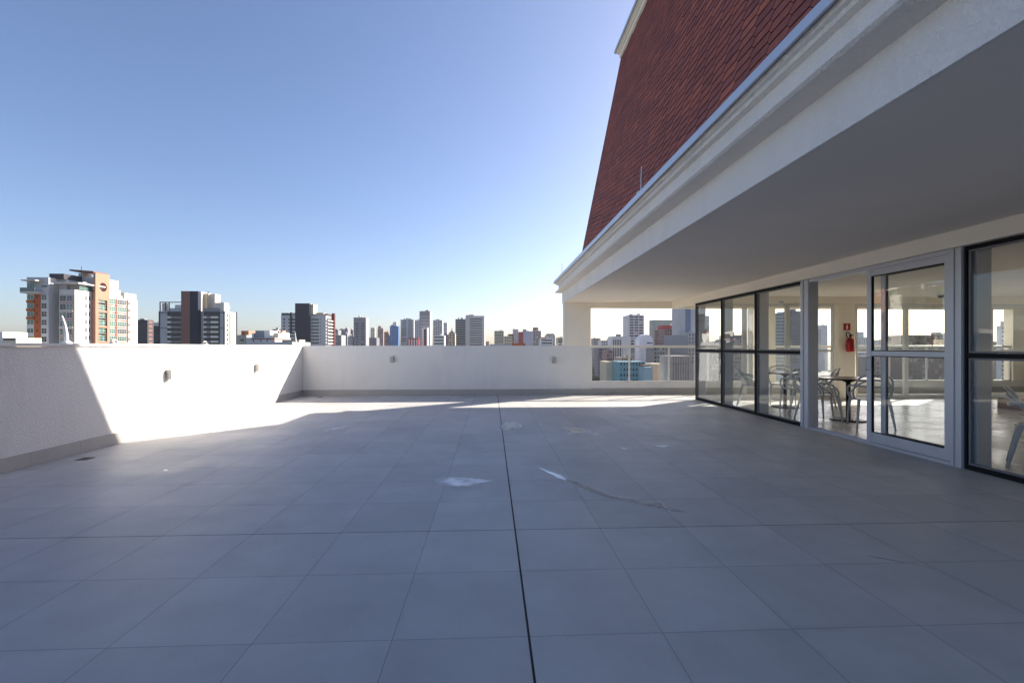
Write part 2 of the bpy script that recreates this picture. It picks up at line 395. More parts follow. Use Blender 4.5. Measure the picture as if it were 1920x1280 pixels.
bump(st_, sp, noise(st_, gi.outputs['Position'], 160, 2), 0.35, 0.003)
def shingles(org, along, up, out, width, length, lim):
    """hexagonal shingles on a plane: org + a*along + b*up, each tilted so its lower edge stands proud"""
    q = MB(); hw, hh, tip = 0.165, 0.050, 0.05          # half length, half height, pointed end
    colw = 2 * hw - tip
    n = int(width / colw) + 2; mrow = int(length / (2 * hh)) + 2; gp_ = 0.0042
    for i in range(n):
        for j in range(mrow):
            a = i * colw; b = j * 2 * hh + (hh if i % 2 else 0)
            pts = [(-hw + gp_, 0), (-hw + tip, -hh + gp_), (hw - tip, -hh + gp_), (hw - gp_, 0), (hw - tip, hh - gp_), (-hw + tip, hh - gp_)]
            P3 = []
            ok = True
            jit = random.uniform(-0.0015, 0.0015)
            for x, y in pts:
                aa, bb = a + x, b + y + jit
                if not lim(aa, bb): ok = False
                lift = 0.004 + 0.007 * (hh - y) / (2 * hh)
                P3.append(org + along * aa + up * bb + out * lift)
            if not ok:
                cl = []
                for x, y in pts:
                    aa, bb = a + x, b + y
                    bb = min(max(bb, 0), length); aa = max(aa, lim(None, bb))
                    cl.append(org + along * aa + up * bb + out * (0.004 + 0.007 * (hh - y) / (2 * hh)))
                if (cl[2] - cl[1]).length < 0.02 or (cl[4] - cl[1]).length < 0.03: continue
                P3 = cl
            m_ = len(q.v); q.v += P3 + [p - out * 0.008 for p in P3[:4]]
            q.f.append((m_, m_ + 1, m_ + 2, m_ + 3, m_ + 4, m_ + 5)); q.sm.append(False)
            for k in range(3): q.f.append((m_ + k, m_ + 6 + k, m_ + 7 + k, m_ + k + 1)); q.sm.append(False)
    return q
upW = Vector((K1, 0, 1)).normalized(); outW = Vector((-1, 0, K1)).normalized(); LW = (ZT - ZB) * math.sqrt(1 + K1 * K1)
def limW(aa, bb):
    hip = bb / math.sqrt(1 + K1 * K1) * K2
    if aa is None: return hip
    return aa >= hip and 0 <= bb <= LW
shingles(Vector((XB, YB, ZB)), Vector((0, -1, 0)), upW, outW, 15.0, LW, limW).build('shingles', sm, roof)
upN = Vector((0, -K2, 1)).normalized(); outN = Vector((0, 1, K2)).normalized(); LN = (ZT - ZB) * math.sqrt(1 + K2 * K2)
# hip trim hidden in the joint between both slopes
hp = MB(); hp.tube([(XB - 0.004, YB + 0.004, ZB), (xt - 0.004, yt + 0.004, ZT)], 0.012, 6); hp.build('hip_cap', sm, roof)
sweep([(0, 7.94), (0.0, 7.965), (0.030, 7.972), (0.030, 8.06), (0.062, 8.068), (0.066, 8.10), (0.095, 8.108), (0.10, 8.14), (-0.35, 8.14), (-0.35, 7.94)], xt - 0.01, yt + 0.01, 'roof_cornice', M_PLAST)
sweep([(0.103, 8.143), (0.128, 8.13), (0.132, 8.19), (-0.35, 8.22), (-0.35, 8.143)], xt - 0.01, yt + 0.01, 'flashing', M_FLASH)
# columns, lintel, beams, walls
for x0, x1, z0 in ((1.955, 2.68, 1.3145), (7.15, 7.80, 0.322), (13.3, 14.09, 0.322)):
    MB().box(x0, x1, 12.424, 12.668, z0, 2.49 if x0 < 2 else 2.332).build('column', M_PLAST, bd)
q = MB(); q.box(2.682, 16.2, 12.42, 12.668, 2.335, 2.525); q.build('lintel', M_PLAST, bd)
MB().box(4.90, 5.14, -1.0, 12.418, 2.335, 2.525).build('beam', M_PLAST, bd)
MB().box(5.142, 16.2, 11.0, 11.24, 2.335, 2.525).build('beam', M_PLAST, bd)
lw = MB().box(2.68, 16.2, 12.42, 12.66, -0.3, 0.318); lw = lw.build('low_wall', M_STUC_F, bd)
q = MB(); x = 2.68
while x < 16: q.box(x + .0012, min(x + 0.6, 16) - .0012, 12.40, 12.418, 0.001, 0.165); x += 0.6
q.build('skirting', M_SKIRT, bd)
MB().box(14.67, 16.2, 12.424, 12.668, 0.32, 2.333).build('wall', M_PLAST, bd)
ew = MB(); ew.box(16.0, 16.2, -9, 12.418, -0.3, 0.9); ew.box(16.0, 16.2, -9, 12.418, 2.30, 2.525); ew.box(16.0, 16.2, -9, 1.0, 0.9, 2.30); ew.box(16.0, 16.2, 5.4, 6.0, 0.9, 2.30); ew.box(16.0, 16.2, 10.6, 12.418, 0.9, 2.30)
ew.build('wall', M_PLAST, bd)
for a, b in ((1.0, 5.4), (6.0, 10.6)):  # unseen east windows, added to let more light into the lounge
    q = MB(); q.box(16.06, 16.12, a, a + .06, .902, 2.298); q.box(16.06, 16.12, b - .06, b, .902, 2.298); q.box(16.062, 16.118, a + .06, b - .06, .902, .96); q.box(16.062, 16.118, a + .06, b - .06, 2.24, 2.298)
    w_ = q.build('window', M_ALU_W, bd); MB().box(16.086, 16.094, a + .062, b - .062, .962, 2.238).build('pane', M_GLASS, w_)
MB().box(4.95, 16.0, -1.2, -1.0, -0.3, 2.51).build('wall', M_PLAST, bd)
MB().box(4.95, 5.15, -1.0, 2.1, -0.3, 2.333).build('wall', M_PLAST, bd)
MB().box(8.51, 8.93, 11.02, 11.22, 0.001, 2.333).build('pillar', M_PLAST, bd)
MB().box(-5.1, 16.1, -8.1, 12.6, -42, -0.305).build('lower_storeys', M_STUC_F, bd)

# west glazing: fixed windows with black frames, each two lights
def west_window(y0, y1, post=True, first=False):
    fr = MB(); w = 0.026; zt = 2.332; zm0, zm1 = 1.165, 1.215
    fr.box(4.97, 5.03, y0, y0 + w, 0.001, zt); fr.box(4.97, 5.03, y1 - w, y1, 0.001, zt)
    fr.box(4.972, 5.028, y0 + w, y1 - w, 0.001, 0.05); fr.box(4.972, 5.028, y0 + w, y1 - w, zt - 0.04, zt); fr.box(4.972, 5.028, y0 + w, y1 - w, zm0, zm1)
    win = fr.build('window', M_BLACK, bd)
    inn = MB()
    for a, b in ((0.052, zm0 - 0.002), (zm1 + 0.002, zt - 0.042)):
        inn.box(4.985, 5.022, y0 + w + .002, y0 + w + 0.022, a, b); inn.box(4.985, 5.022, y1 - w - 0.022, y1 - w - .002, a, b)
        inn.box(4.986, 5.021, y0 + w + .022, y1 - w - .022, a, a + 0.018); inn.box(4.986, 5.021, y0 + w + .022, y1 - w - .022, b - 0.018, b)
    inn.build('sash', M_SASH, win)
    for a, b in ((0.052, zm0 - 0.002), (zm1 + 0.002, zt - 0.042)):
        MB().box(4.996, 5.004, y0 + w + 0.01, y1 - w - 0.01, a + .008, b - .008).build('pane', M_GLASS, win)
    if post: MB().box(5.034, 5.19, y1 - 0.07, y1 + 0.0, 0.001, 2.333).build('post', M_ALU, win)
for a, b in ((9.833, 11.11), (8.543, 9.831), (7.235, 8.541)): west_window(a, b)
for a, b in ((3.40, 4.665), (2.12, 3.398)): west_window(a, b)
# posts beside the door
def post(y0, y1):
    q = MB(); q.box(4.955, 5.10, y0, y1, 0.001, 2.333); n = (y1 - y0) / 3
    q.box(4.944, 4.955, y0 + n * 0.15, y0 + n, 0.001, 2.333); q.box(4.944, 4.955, y1 - n, y1 - n * 0.15, 0.001, 2.333)
    q.build('door_post', M_ALU, bd)
post(7.03, 7.232); post(4.668, 4.80)
# sliding door, left leaf pushed open behind the right one
dr = MB(); dr.box(4.95, 5.12, 4.802, 7.028, 0.001, 0.022)
dr.box(4.958, 4.966, 4.802, 7.028, 0.022, 0.036); dr.box(5.03, 5.038, 4.802, 7.028, 0.022, 0.036)
door = dr.build('door', M_ALU, bd); MB().box(4.95, 5.12, 4.802, 7.028, 2.285, 2.333).build('head_track', M_ALU, door)
def leaf(x0, x1, y0, y1):
    q = MB(); w = 0.07
    q.box(x0, x1, y0, y0 + w, 0.04, 2.284); q.box(x0, x1, y1 - w, y1, 0.04, 2.284)
    q.box(x0 + .002, x1 - .002, y0 + w, y1 - w, 0.04, 0.165); q.box(x0 + .002, x1 - .002, y0 + w, y1 - w, 2.205, 2.284); q.box(x0 + .002, x1 - .002, y0 + w, y1 - w, 1.165, 1.225)
    lf = q.build('leaf', M_ALU, door)
    g2 = MB()
    for a, b in ((0.166, 1.164), (1.226, 2.204)):
        for r_ in ((y0 + w, y0 + w + .01, a, b), (y1 - w - .01, y1 - w, a, b), (y0 + w + .01, y1 - w - .01, a, a + .01), (y0 + w + .01, y1 - w - .01, b - .01, b)):
            g2.box(x0 + .012, x1 - .012, *r_)
    g2.build('gasket', M_BLACK, door)
    for a, b in ((0.17, 1.16), (1.23, 2.20)):
        MB().box((x0 + x1) / 2 - .004, (x0 + x1) / 2 + .004, y0 + w + .004, y1 - w - .004, a, b).build('pane', M_GLASS, door)
leaf(4.968, 5.012, 4.81, 5.935)
leaf(5.045, 5.085, 4.815, 5.80)
hd = MB(); hd.tube(smooth_path([(4.966, 5.90, 0.98), (4.93, 5.90, 0.985), (4.925, 5.90, 1.06), (4.93, 5.90, 1.135), (4.966, 5.90, 1.14)], 4), 0.007, 8)
hd.build('handle', M_ALU, door)

# north glazing of the lounge
def north_window(x0, x1, w=0.05):
    q = MB(); zt = 2.331; y0, y1 = 11.075, 11.145
    q.box(x0, x0 + w, y0, y1, 0.001, zt); q.box(x1 - w, x1, y0, y1, 0.001, zt)
    for a, b in ((0.001, 0.10), (zt - 0.07, zt), (1.16, 1.21)): q.box(x0 + w, x1 - w, y0 + .002, y1 - .002, a, b)
    win = q.build('window', M_ALU_W, bd)
    for a, b in ((0.102, 1.158), (1.212, zt - .072)): MB().box(x0 + w + .002, x1 - w - .002, 11.106, 11.114, a, b).build('pane', M_GLASS, win)
for a, b in ((5.04, 6.19), (6.192, 7.27), (7.272, 8.45), (8.99, 10.30), (10.302, 11.95), (11.952, 13.5), (13.502, 15.99)): north_window(a, b)

# railing between the columns of the walkway
def railing(x0, x1, posts, label):
    r_ = thing('railing', ((x0 + x1) / 2, 12.5, 0.32), label, 'railing', 'glass railings along the far edge')
    q = MB(); q.box(x0, x1, 12.46, 12.53, 1.252, 1.318); q.build('handrail', M_ALU_W, r_, bevel=0.006)
    q = MB(); q.box(x0 + .001, x1 - .001, 12.475, 12.515, 0.3195, 0.352); q.build('bottom_rail', M_ALU_W, r_)
    ps = [x0 + 0.02] + posts + [x1 - 0.02]
    for p in ps: MB().box(p - 0.02, p + 0.02, 12.472, 12.518, 0.353, 1.251).build('post', M_ALU_W, r_)
    for p in posts: MB().box(p - 0.035, p + 0.035, 12.455, 12.535, 0.3197, 0.337).build('foot_plate', M_ALU_W, r_)
    for a, b in zip(ps[:-1], ps[1:]): MB().box(a + 0.021, b - 0.021, 12.492, 12.498, 0.36, 1.245).build('pane', M_GLASS_R, r_)
railing(2.685, 7.145, [3.755, 4.85, 5.94], 'white railing with clear glass panels right of the end column by the open walkway')
railing(7.805, 13.295, [8.9, 10.0, 11.1, 12.2], 'long white glass railing seen through the lounge behind the fire extinguisher pillar')
railing(14.095, 14.665, [], 'short white glass railing in the narrow opening at the far right')

# ------------------------------------------------------------------ wall lights, drains, lightning rods
M_LAMP = paint('lamp_metal', (0.42, 0.41, 0.40), 0.45, 0.05, 4, metal=0.3)
M_LENS = paint('lamp_lens', (0.5, 0.5, 0.48), 0.2, 0.02, 4)
def wall_light(p, n, label):
    """small box lamp on a wall; n = outward direction"""
    t = thing('wall_light', p, label, 'wall light', 'box lights on the terrace walls')
    ang = math.atan2(n[1], n[0]) + math.pi / 2
    t.rotation_euler.z = ang
    def part(q, nm, mt, bev=0.0):
        o = q.build(nm, mt, None, bevel=bev); o.parent = t; return o
    part(MB().box(-0.045, 0.045, -0.082, -0.004, -0.075, 0.075), 'lamp_body', M_LAMP, 0.004)
    part(MB().box(-0.038, 0.038, -0.004, 0.0, -0.06, 0.06), 'mounting_plate', M_LAMP)
    part(MB().box(-0.032, 0.032, -0.070, -0.016, -0.079, -0.0755), 'lens', M_LENS)
    return t
p = onx(314.5, 701.5, -4.95); wall_light(p, (1, 0), 'grey box light on the sunlit left wall, nearer of the two there')
p = onx(479.5, 689, -4.95); wall_light(p, (1, 0), 'grey box light on the sunlit left wall, farther one near the corner')
p = ony(735, 673.5, 12.42); wall_light(p, (0, -1), 'grey box light on the end wall, near the left corner')
p = ony(1038, 675, 12.42); wall_light(p, (0, -1), 'grey box light on the end wall below the end column')
M_DRAIN = paint('drain_grate', (0.10, 0.10, 0.10), 0.5, 0.1, 6)
def drain(x, y, label):
    q = MB(); s_ = 0.062
    q.box(x - s_, x + s_, y - s_, y - s_ + .012, 0.0005, 0.005); q.box(x - s_, x + s_, y + s_ - .012, y + s_, 0.0005, 0.005)
    q.box(x - s_, x - s_ + .012, y - s_ + .012, y + s_ - .012, 0.0005, 0.005); q.box(x + s_ - .012, x + s_, y - s_ + .012, y + s_ - .012, 0.0005, 0.005)
    for i in range(6): q.box(x - .048 + i * .017, x - .038 + i * .017, y - s_ + .012, y + s_ - .012, 0.0005, 0.004)
    tag(q.build('floor_drain', M_DRAIN, origin=(x, y, 0)), label, 'drain')
pp = onz(160, 860); drain(pp.x, pp.y, 'small dark floor drain beside the shaded part of the left wall')
pp = onz(601, 744.2); drain(pp.x, pp.y - .05, 'small floor drain in the far left corner of the terrace')
M_ROD = paint('white_rod', (0.78, 0.76, 0.74), 0.5, 0.05, 5)
def rod(base, top, r0, r1, bend, label, clamp=True):
    t = thing('lightning_rod', base, label, 'lightning rod', 'lightning rods on wall caps and eaves')
    b = Vector(base); e = Vector(top)
    pts = [b.lerp(e, k / 8) + Vector(bend) * math.sin(math.pi * k / 8) for k in range(9)]
    MB().tube(pts, [r0 + (r1 - r0) * (k / 8) ** 1.5 for k in range(9)], 10).build('rod', M_ROD, t)
    q = MB(); q.box(b.x - .04, b.x + .04, b.y - .04, b.y + .04, b.z + 0.001, b.z + 0.014); q.lathe([(0.0, 0.03), (r0 * 1.6, 0.028), (r0 * 1.9, 0.014)], (b.x, b.y, b.z), 14)
    q.build('base_clamp', M_ROD, t)
X_ = -5.08
b0 = onx(125, 641, X_); b0.z = 1.32; t0 = onx(116, 592, X_)
rod(b0, t0, 0.023, 0.008, (0, 0.012, 0.02), 'thick white bent rod standing on the left wall cap before the orange and white tower')
b0 = onx(556, 645, X_); b0.z = 1.32; t0 = onx(553, 622, X_)
rod(b0, t0, 0.016, 0.006, (0, 0, 0), 'thin white rod on the left wall cap by the far corner, before the navy tower')
rod((1.765, 5.42, 3.10), (1.755, 5.36, 3.39), 0.008, 0.005, (0, 0, 0), 'thin white rod on the eaves in front of the red roof')
rod((1.80, 11.75, 3.105), (1.80, 11.75, 3.42), 0.008, 0.005, (0, 0, 0), 'thin rod at the far corner of the eaves against the sky')
def clamp(u, label):
    b = onx(u, 642, X_); b.z = 1.321
    q = MB(); q.box(b.x - .03, b.x + .03, b.y - .06, b.y + .06, b.z, b.z + .012)
    q.tube([(b.x, b.y - .06, b.z + .02), (b.x, b.y - .02, b.z + .055), (b.x, b.y + .03, b.z + .05), (b.x, b.y + .06, b.z + .015)], 0.012, 8)
    tag(q.build('cable_clamp', paint('clamp_grey', (0.45, 0.45, 0.44), 0.4, 0.1, 8), origin=b), label, 'clamp', 'cable clamps on the left wall cap')
clamp(214, 'small grey clamp on the left wall cap below the orange framed windows'); clamp(384, 'small clamp on the left wall cap below the grey balcony block')

# ------------------------------------------------------------------ furniture in the lounge
M_CHAIR = paint('grey_plastic', (0.52, 0.51, 0.50), 0.38, 0.04, 6)
M_TOP = paint('dark_table_top', (0.045, 0.028, 0.02), 0.22, 0.15, 5); M_TBASE = paint('black_iron', (0.012, 0.012, 0.013), 0.35, 0.05, 5)
def table(x, y, label, r=0.46):
    t = thing('round_table', (x, y, 0), label, 'table', 'round tables in the lounge')
    def part(q, nm, mt):
        o = q.build(nm, mt); o.parent = t
    part(MB().lathe([(0, .712), (r - .02, .712), (r, .722), (r, .734), (r - .006, .74), (0, .74)], seg=48, smooth=False), 'tabletop', M_TOP)
    part(MB().lathe([(0.035, .02), (0.035, .66), (.12, .700), (.12, .711)], seg=24), 'column', M_TBASE)
    part(MB().lathe([(0.27, .0005), (.27, .012), (.25, .02), (.06, .028), (0, .03)], seg=40), 'base', M_TBASE)
    return t
def make_chair(label):
    t = thing('armchair', (0, 0, 0), label, 'chair', 'grey plastic chairs in the lounge')
    def part(q, nm, mt=M_CHAIR):
        o = q.build(nm, mt); o.parent = t; return o
    # dished seat
    q = MB(); nx, ny = 12, 12; top = []; bot = []
    for j in range(ny + 1):
        for i in range(nx + 1):
            a = -1 + 2 * i / nx; b = -1 + 2 * j / ny
            sx = a * math.sqrt(1 - b * b * 0.35) * 0.245; sy = b * math.sqrt(1 - a * a * 0.35) * 0.235
            z = 0.455 - 0.014 * (1 - a * a) * (1 - b * b) - 0.012 * max(0, b - 0.5)
            top.append(Vector((sx, sy, z))); bot.append(Vector((sx, sy, z - 0.018)))
    q.v = top + bot; m_ = len(top); w = nx + 1
    for j in range(ny):
        for i in range(nx):
            k = j * w + i; q.f.append((k, k + 1, k + w + 1, k + w)); q.sm.append(True)
            q.f.append((m_ + k, m_ + k + w, m_ + k + w + 1, m_ + k + 1)); q.sm.append(True)
    edge = [i for i in range(w)] + [j * w + nx for j in range(1, w)] + [ny * w + i for i in range(nx - 1, -1, -1)] + [j * w for j in range(ny - 1, 0, -1)]
    for i in range(len(edge)):
        a, b = edge[i], edge[(i + 1) % len(edge)]; q.f.append((a, m_ + a, m_ + b, b)); q.sm.append(False)
    part(q, 'seat')
    for sx in (-1, 1):
        part(MB().tube(smooth_path([(sx * .205, .175, .445), (sx * .225, .20, .36), (sx * .245, .235, 0.0)], 5), [.022] * 6 + [.021, .019, .017, .015, .013], 10), 'leg')
        part(MB().tube(smooth_path([(sx * .19, -.175, .445), (sx * .205, -.205, .36), (sx * .245, -.285, 0.0)], 5), [.022] * 6 + [.021, .019, .017, .015, .013], 10), 'leg')
    # three interlaced loops of the back and arms
    def loop(pts, r):
        full = pts + [(-x, y, z) for x, y, z in pts[-2::-1]]
        part(MB().tube(smooth_path(full, 7), r, 10), 'back_loop')
    loop([(.22, .18, .44), (.262, .15, .53), (.285, .03, .635), (.262, -.13, .665), (.16, -.245, .66), (0, -.275, .655)], .0145)
    loop([(.21, -.06, .44), (.25, -.10, .53), (.245, -.18, .66), (.20, -.255, .79), (.10, -.295, .835), (0, -.305, .84)], .0145)
    loop([(.225, .08, .44), (.268, .00, .52), (.262, -.12, .59), (.19, -.235, .70), (.09, -.28, .755), (0, -.29, .765)], .0135)
    return t
table(6.25, 9.62, 'dark round table behind the glazed panel left of the doorway, seen between grey chairs')
table(6.22, 7.83, 'dark round table on a black disc foot seen through the open doorway')
table(6.58, 3.86, 'dark round table mostly beyond the right edge, behind the nearest chair', 0.46)
proto = None
def chair(x, y, face, label):
    global proto
    a = math.atan2(face[1] - y, face[0] - x) - math.pi / 2
    if proto is None: proto = make_chair(label); c_ = proto
    else: c_ = copy_tree(proto); c_['label'] = label
    c_.location = (x, y, 0); c_.rotation_euler.z = a
    return c_
T1, T2, T3 = (6.25, 9.62), (6.22, 7.83), (6.58, 3.86)
chair(5.72, 7.86, T2, 'grey woven-back chair at the doorway table, left side, next to the door post')
chair(6.08, 7.20, (6.5, 8.12), 'grey chair at the doorway table, nearest the sill, its back to the viewer')
chair(6.05, 8.52, T2, 'grey chair on the far side of the doorway table')
chair(6.12, 9.02, T1, 'grey chair with its back to the viewer at the table behind the left glazing')
chair(5.72, 9.95, T1, 'grey chair at the left glazing table, partly behind a black mullion')
chair(6.55, 10.2, T1, 'grey chair at the far side of the left glazing table')
chair(6.82, 9.30, T1, 'grey chair right of the left glazing table, near the door post')
chair(5.84, 4.63, (6.49, 3.87), 'large grey chair cut by the right edge, close behind the glass')
# low bench and cabinet at the back
M_WOOD = paint('warm_wood', (0.30, 0.16, 0.08), 0.45, 0.25, 3); M_CUSH = paint('cream_cushion', (0.72, 0.68, 0.60), 0.8, 0.05, 3)
t = thing('low_bench', (11.0, 9.1, 0), 'low brown bench with a cream rounded top at the far right of the lounge', 'bench')
for nm, q, mt in (('plinth', MB().box(-.35, 1.2, -.22, .22, 0.001, .24), M_WOOD), ('cushion', MB().box(-.62, 1.3, -.30, .30, .241, .32), M_CUSH)):
    o = q.build(nm, mt, bevel=0.03 if nm == 'cushion' else 0.004); o.parent = t
t = thing('cabinet', (13.6, 10.6, 0), 'low brown wooden cabinet at the right edge behind the chair', 'cabinet')
for nm, q in (('carcass', MB().box(-.5, .8, -.2, .2, 0.001, .82)), ('door', MB().box(-.48, .14, -.22, -.201, .04, .78)), ('door', MB().box(.16, .78, -.22, -.201, .04, .78))):
    o = q.build(nm, M_WOOD); o.parent = t
# fire extinguisher and its sign on the pillar
M_RED = paint('extinguisher_red', (0.42, 0.012, 0.012), 0.28, 0.05, 5); M_RUB = paint('black_rubber', (0.015, 0.015, 0.015), 0.5)
ex, ey = 8.735, 10.93
t = thing('fire_extinguisher', (ex, ey, 1.16), 'red fire extinguisher with black hose hung on the cream pillar', 'fire extinguisher')
MB().lathe([(0, 0), (.07, 0), (.082, .012), (.082, .27), (.07, .31), (.035, .335), (.022, .345), (.022, .37), (0, .37)], (ex, ey, 1.16), 28).build('cylinder', M_RED, t)
MB().tube(smooth_path([(ex + .03, ey, 1.545), (ex - .02, ey - .02, 1.60), (ex - .09, ey - .02, 1.64), (ex - .115, ey - .02, 1.58), (ex - .07, ey - .03, 1.47), (ex - .03, ey - .085, 1.40), (ex - .02, ey - .088, 1.26)], 6), .012, 8).build('hose', M_RUB, t)
q = MB(); q.box(ex - .02, ex + .02, ey - .02, ey + .02, 1.531, 1.565); q.box(ex - .02, ex + .075, ey - .012, ey + .012, 1.567, 1.58); q.box(ex - .01, ex + .06, ey - .01, ey + .01, 1.535, 1.547)
q.build('valve_handle', M_RUB, t)
MB().box(ex - .05, ex + .05, ey + .078, 11.018, 1.30, 1.34).build('bracket', M_RUB, t)
t = thing('fire_sign', (8.715, 11.01, 1.77), 'small square red sign with a white extinguisher symbol above the extinguisher', 'sign')
MB().box(8.63, 8.80, 11.008, 11.018, 1.685, 1.855).build('plate', M_RED, t)
q = MB(); wht = paint('sign_white', (0.8, 0.8, 0.8), 0.5)
q.poly([(8.698, 11.005, 1.71), (8.732, 11.005, 1.71), (8.732, 11.005, 1.79), (8.722, 11.005, 1.815), (8.722, 11.005, 1.83), (8.708, 11.005, 1.83), (8.708, 11.005, 1.815), (8.698, 11.005, 1.79)])
q.build('symbol', wht, t)
t = thing('emergency_light', (7.02, 10.98, 2.26), 'small white emergency light box on the window head behind the left glazing', 'emergency light')
MB().box(6.95, 7.10, 10.97, 11.0, 2.32, 2.40).build('housing', wht, t); MB().box(6.965, 7.085, 10.955, 10.969, 2.335, 2.385).build('lens', M_LENS, t)
t = thing('dome_camera', (10.5, 10.4, 2.51), 'small dark dome camera on the lounge ceiling', 'security camera')
MB().lathe([(0.085, 0), (.085, -.025), (.07, -.03), (0, -.03)], (10.5, 10.4, 2.511), 24).build('housing', wht, t)
MB().lathe([(.06, 0), (.055, -.03), (.035, -.052), (0, -.06)], (10.5, 10.4, 2.479), 24).build('dome', M_RUB, t)

# ------------------------------------------------------------------ city
GZ = -42.0
M_WIN = paint('city_glass', (0.035, 0.045, 0.055), 0.15, 0.5, 0.25, spec=0.5)
M_WIN_G = paint('green_glass', (0.10, 0.20, 0.17), 0.12, 0.5, 0.22, spec=0.6)
M_WIN_P = paint('curtained_glass', (0.30, 0.29, 0.26), 0.3, 0.3, 0.3); RW = random.Random(11)
M_WIN_D = paint('dark_glass', (0.02, 0.022, 0.028), 0.2, 0.4, 0.3)
def wallm(name, c, var=0.10): return paint('wall_' + name, c, 0.8, var, 0.06, spec=0.2)
MESH = {}
class Bld:
    """one city building: u of left end, of near corner, of right end, v of the top, forward distance; walls run with the street grid"""
    def __init__(b, label, ul, uc, ur, vt, D, mat, name='apartment_building', cat='building', depth=16, group=None, body=True):
        b.P = ray(uc) * D; b.P.z = GZ; b.D = D
        az = math.atan2(b.P.x, b.P.y); view = Vector((math.sin(az), math.cos(az), 0)); lp = Vector((-math.cos(az), math.sin(az), 0))
        phi = -az if (uc < U0 and uc - ul > .5) else math.pi / 2 - az
        b.dL = lp * math.cos(phi) + view * math.sin(phi); b.nL = -view * math.cos(phi) + lp * math.sin(phi)
        b.dR = -b.nL; b.nR = -b.dL
        b.root = thing(name, b.P, label, cat, group)
        b.L = b.s('L', ul) if abs(ul - uc) > .5 else depth
        b.R = b.s('R', ur) if abs(ur - uc) > .5 else depth
        b.zt = b.z(vt); b.cnt = {}
        if body: b.blk(0, b.L, 0, b.R, GZ, b.zt, mat, 'wall')
    def z(b, v, t=None): return H + (V0 - v) / F * (t or b.D)
    def s(b, face, u):
        d = b.dL if face == 'L' else b.dR; r_ = ray(u)
        # P + s d = t r
        det = d.x * -r_.y + r_.x * d.y
        return (-b.P.x * -r_.y + r_.x * -b.P.y) / det
    def pt(b, a, c, z): return Vector((b.P.x, b.P.y, 0)) + b.dL * a + b.dR * c + Vector((0, 0, z))
    def blk(b, a0, a1, c0, c1, z0, z1, mat, name='wall', bev=0):
        q = MB(); pts = [b.pt(a0, c0, 0), b.pt(a0, c1, 0), b.pt(a1, c1, 0), b.pt(a1, c0, 0)]
        ar = sum(pts[i].x * pts[(i + 1) % 4].y - pts[(i + 1) % 4].x * pts[i].y for i in range(4))
        if ar < 0: pts = pts[::-1]
        q.prism(pts, z0, z1); return q.build(name, mat, b.root)
    def fb(b, face, u0, u1, v0, v1, n0, n1, mat, name='wall', par=None):
        """block on a face between two pixel columns and rows, from n0 to n1 in front of the face"""
        s0, s1 = sorted((b.s(face, u0), b.s(face, u1))); t_ = None
        if face == 'R': t_ = (b.pt(0, (s0 + s1) / 2, 0)).dot(Vector((SY, CY, 0)))
        else: t_ = (b.pt((s0 + s1) / 2, 0, 0)).dot(Vector((SY, CY, 0)))
        z0, z1 = sorted((b.z(v0, t_), b.z(v1, t_)))
        if v1 > 900: z0 = GZ
        return b.blk(s0, s1, -n1, -n0, z0, z1, mat, name) if face == 'L' else b.blk(-n1, -n0, s0, s1, z0, z1, mat, name)
    def win(b, face, s0, w, z0, h, mat, frame=None, split=(1, 1), proud=0.12, name='window'):
        key = (round(w, 2), round(h, 2), mat.name, frame.name if frame else '', split, proud)
        if key not in MESH:
            me = []
            if frame:
                q = MB(); f = min(0.06, w * .06)
                q.box(0, f, 0, proud, 0, h); q.box(w - f, w, 0, proud, 0, h); q.box(f, w - f, 0, proud, 0, f); q.box(f, w - f, 0, proud, h - f, h)
                for i in range(1, split[0]): q.box(w * i / split[0] - f / 2, w * i / split[0] + f / 2, 0, proud - .01, f, h - f)
                for i in range(1, split[1]): q.box(f, w - f, 0, proud - .02, h * i / split[1] - f / 2, h * i / split[1] + f / 2)
                o = q.build(name, frame); me.append(o.data); bpy.data.objects.remove(o)
                q = MB(); q.box(f, w - f, 0.005, proud - .05, f, h - f); o = q.build('pane', mat); me.append(o.data); bpy.data.objects.remove(o)
            else:
                q = MB(); q.box(0, w, 0.0, 0.06, 0, h); o = q.build(name, mat); me.append(o.data); bpy.data.objects.remove(o)
            MESH[key] = me
        me = MESH[key]
        if face == 'L': d = b.dL; p_ = b.pt(s0, 0, z0)
        else: d = -b.dR; p_ = b.pt(0, s0 + w, z0)
        o = bpy.data.objects.new(name, me[0]); COL.objects.link(o); o.location = p_; o.rotation_euler.z = math.atan2(d.y, d.x)
        o.parent = b.root; o.matrix_parent_inverse = Matrix.Translation(-b.root.location)
        if len(me) > 1:
            c_ = bpy.data.objects.new('pane', me[1]); COL.objects.link(c_); c_.parent = o
        return o
    def grid(b, face, u0, u1, v0, rows, nx, mat=None, fh=3.0, fill=0.6, hfill=0.5, frame=None, split=(2, 2), name='window'):
        s0, s1 = sorted((b.s(face, u0), b.s(face, u1))); zt_ = b.z(v0); cw = (s1 - s0) / nx
        for j in range(rows):
            for i in range(nx):
                m_ = mat or M_WIN
                if nx > 1 and m_ in (M_WIN, M_WIN_D): m_ = RW.choice((m_, m_, m_, M_WIN_D, M_WIN, M_WIN_P))
                b.win(face, s0 + cw * i + cw * (1 - fill) / 2, cw * fill, zt_ - fh * j - fh * hfill, fh * hfill, m_, frame, split, name=name)

